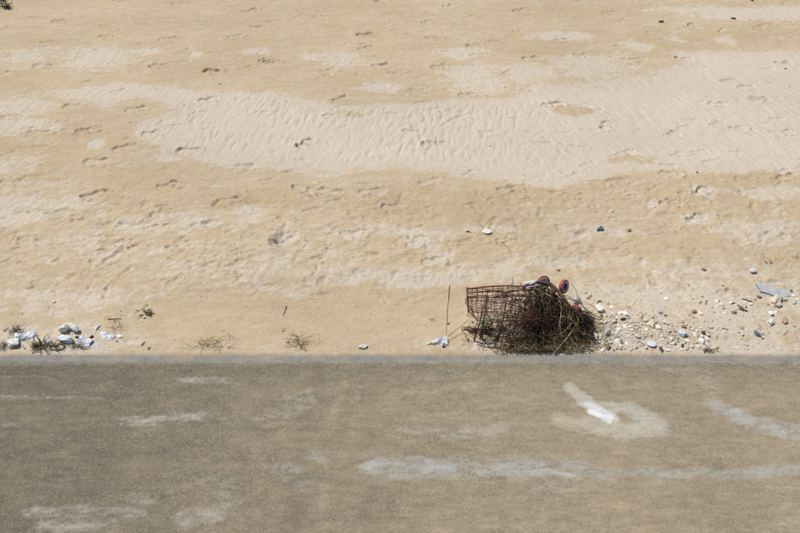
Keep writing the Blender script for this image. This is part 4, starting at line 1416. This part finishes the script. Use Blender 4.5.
count = 0
for _ in range(4000):
    if count >= 285:
        break
    z_ = prng.random()
    if z_ < .72:
        u, v = prng.gauss(612, 24), prng.gauss(335, 11)
        if not (586 < u < 690 and 300 < v < 351.5):
            continue
    elif z_ < .84:
        u, v = prng.uniform(665, 720), prng.gauss(338, 9)
    elif z_ < .94:
        u, v = prng.gauss(735, 13), prng.gauss(307, 5)
    else:
        u, v = prng.uniform(600, 798), prng.uniform(285, 350)
    if v > 351.5 or v < 283:
        continue
    w = min(7.0, 2.5 + prng.expovariate(1 / 1.6))
    if any((u - a) ** 2 + ((v - b_) * 1.4) ** 2 < ((w + c_) * .36) ** 2 for a, b_, c_ in taken):
        continue
    taken.append((u, v, w))
    t = prng.random() * sum(k[1] for k in KINDS)
    for colr, wt, lab, cat, ms in KINDS:
        t -= wt
        if t <= 0:
            break
    place(prng.choice(ms), cat, u, v, w, colr, prng.uniform(0, 6.28), (prng.uniform(-.3, .3), prng.uniform(-.3, .3)), .28, (1, prng.uniform(.7, 1), prng.uniform(.7, 1)), pebble_label(u, v, w, colr, cat), cat, 'loose ' + colr + ' bits of the shell scatter')
    count += 1

# ------------------------------------------------------------------ grit nobody could count


def grit(name, n, sampler, mat, rmin, rmax, label, road_=False):
    mb_ = MB()
    F = [(0, 1, 2), (0, 2, 3), (0, 3, 4), (0, 4, 1), (5, 2, 1), (5, 3, 2), (5, 4, 3), (5, 1, 4)]
    for _ in range(n):
        u, v = sampler()
        if v > 353 and not road_:
            continue
        p = P(u, v, -.004) if road_ else G(u, v)
        r = prng.uniform(rmin, rmax)
        a = prng.uniform(0, 6.28)
        ex, ey = Vector((math.cos(a), math.sin(a), 0)), Vector((-math.sin(a), math.cos(a), 0))
        k = prng.uniform(.35, .9)
        up_ = Vector((0, 0, r * .5))
        c_ = p + up_ * .5
        mb_.add([c_ + up_, c_ + ex * r, c_ + ey * r * k, c_ - ex * r * prng.uniform(.6, 1), c_ - ey * r * k, c_ - up_], F)
    o_ = mb_.build(name, MAT[mat], None, False)
    o_['kind'] = 'stuff'
    tag(o_, label, 'grit')
    return o_


def scat():
    if prng.random() < .7:
        return prng.gauss(640, 45), prng.gauss(332, 14)
    return prng.uniform(590, 800), prng.uniform(280, 352)


grit('shell_grit', 1500, scat, 'cream', .003, .009, 'fine pale shell grit strewn through the shell scatter')
grit('dark_grit', 500, scat, 'brown', .003, .008, 'fine brown grit strewn through the shell scatter')
grit('debris_specks', 900, lambda: (prng.uniform(-10, 810), 353 - abs(prng.gauss(0, 55))), 'twig', .003, .0075, 'tiny dark debris specks strewn over the lower sand')
grit('sand_crumbs', 500, lambda: (prng.uniform(-10, 810), prng.uniform(0, 300)), 'brown', .003, .0075, 'scattered dark crumbs on the upper sand')
grit('white_crumbs', 260, lambda: (prng.uniform(-10, 810), 352 - abs(prng.gauss(0, 90))), 'white', .003, .007, 'tiny white shell specks strewn over the sand')
grit('road_grit', 1500, lambda: (prng.uniform(-30, 830), prng.uniform(363, 545)), 'cream', .0016, .0042, 'pale loose grit scattered over the road', True)
grit('road_grit', 900, lambda: (prng.uniform(-30, 830), prng.uniform(363, 545)), 'brown', .0016, .0045, 'dark loose grit scattered over the road', True)
grit('kerb_sand_spill', 700, lambda: (prng.uniform(-30, 830), 354 + abs(prng.gauss(0, 4.5))), 'tan', .002, .006, 'grains of sand spilled over the concrete kerb', True)
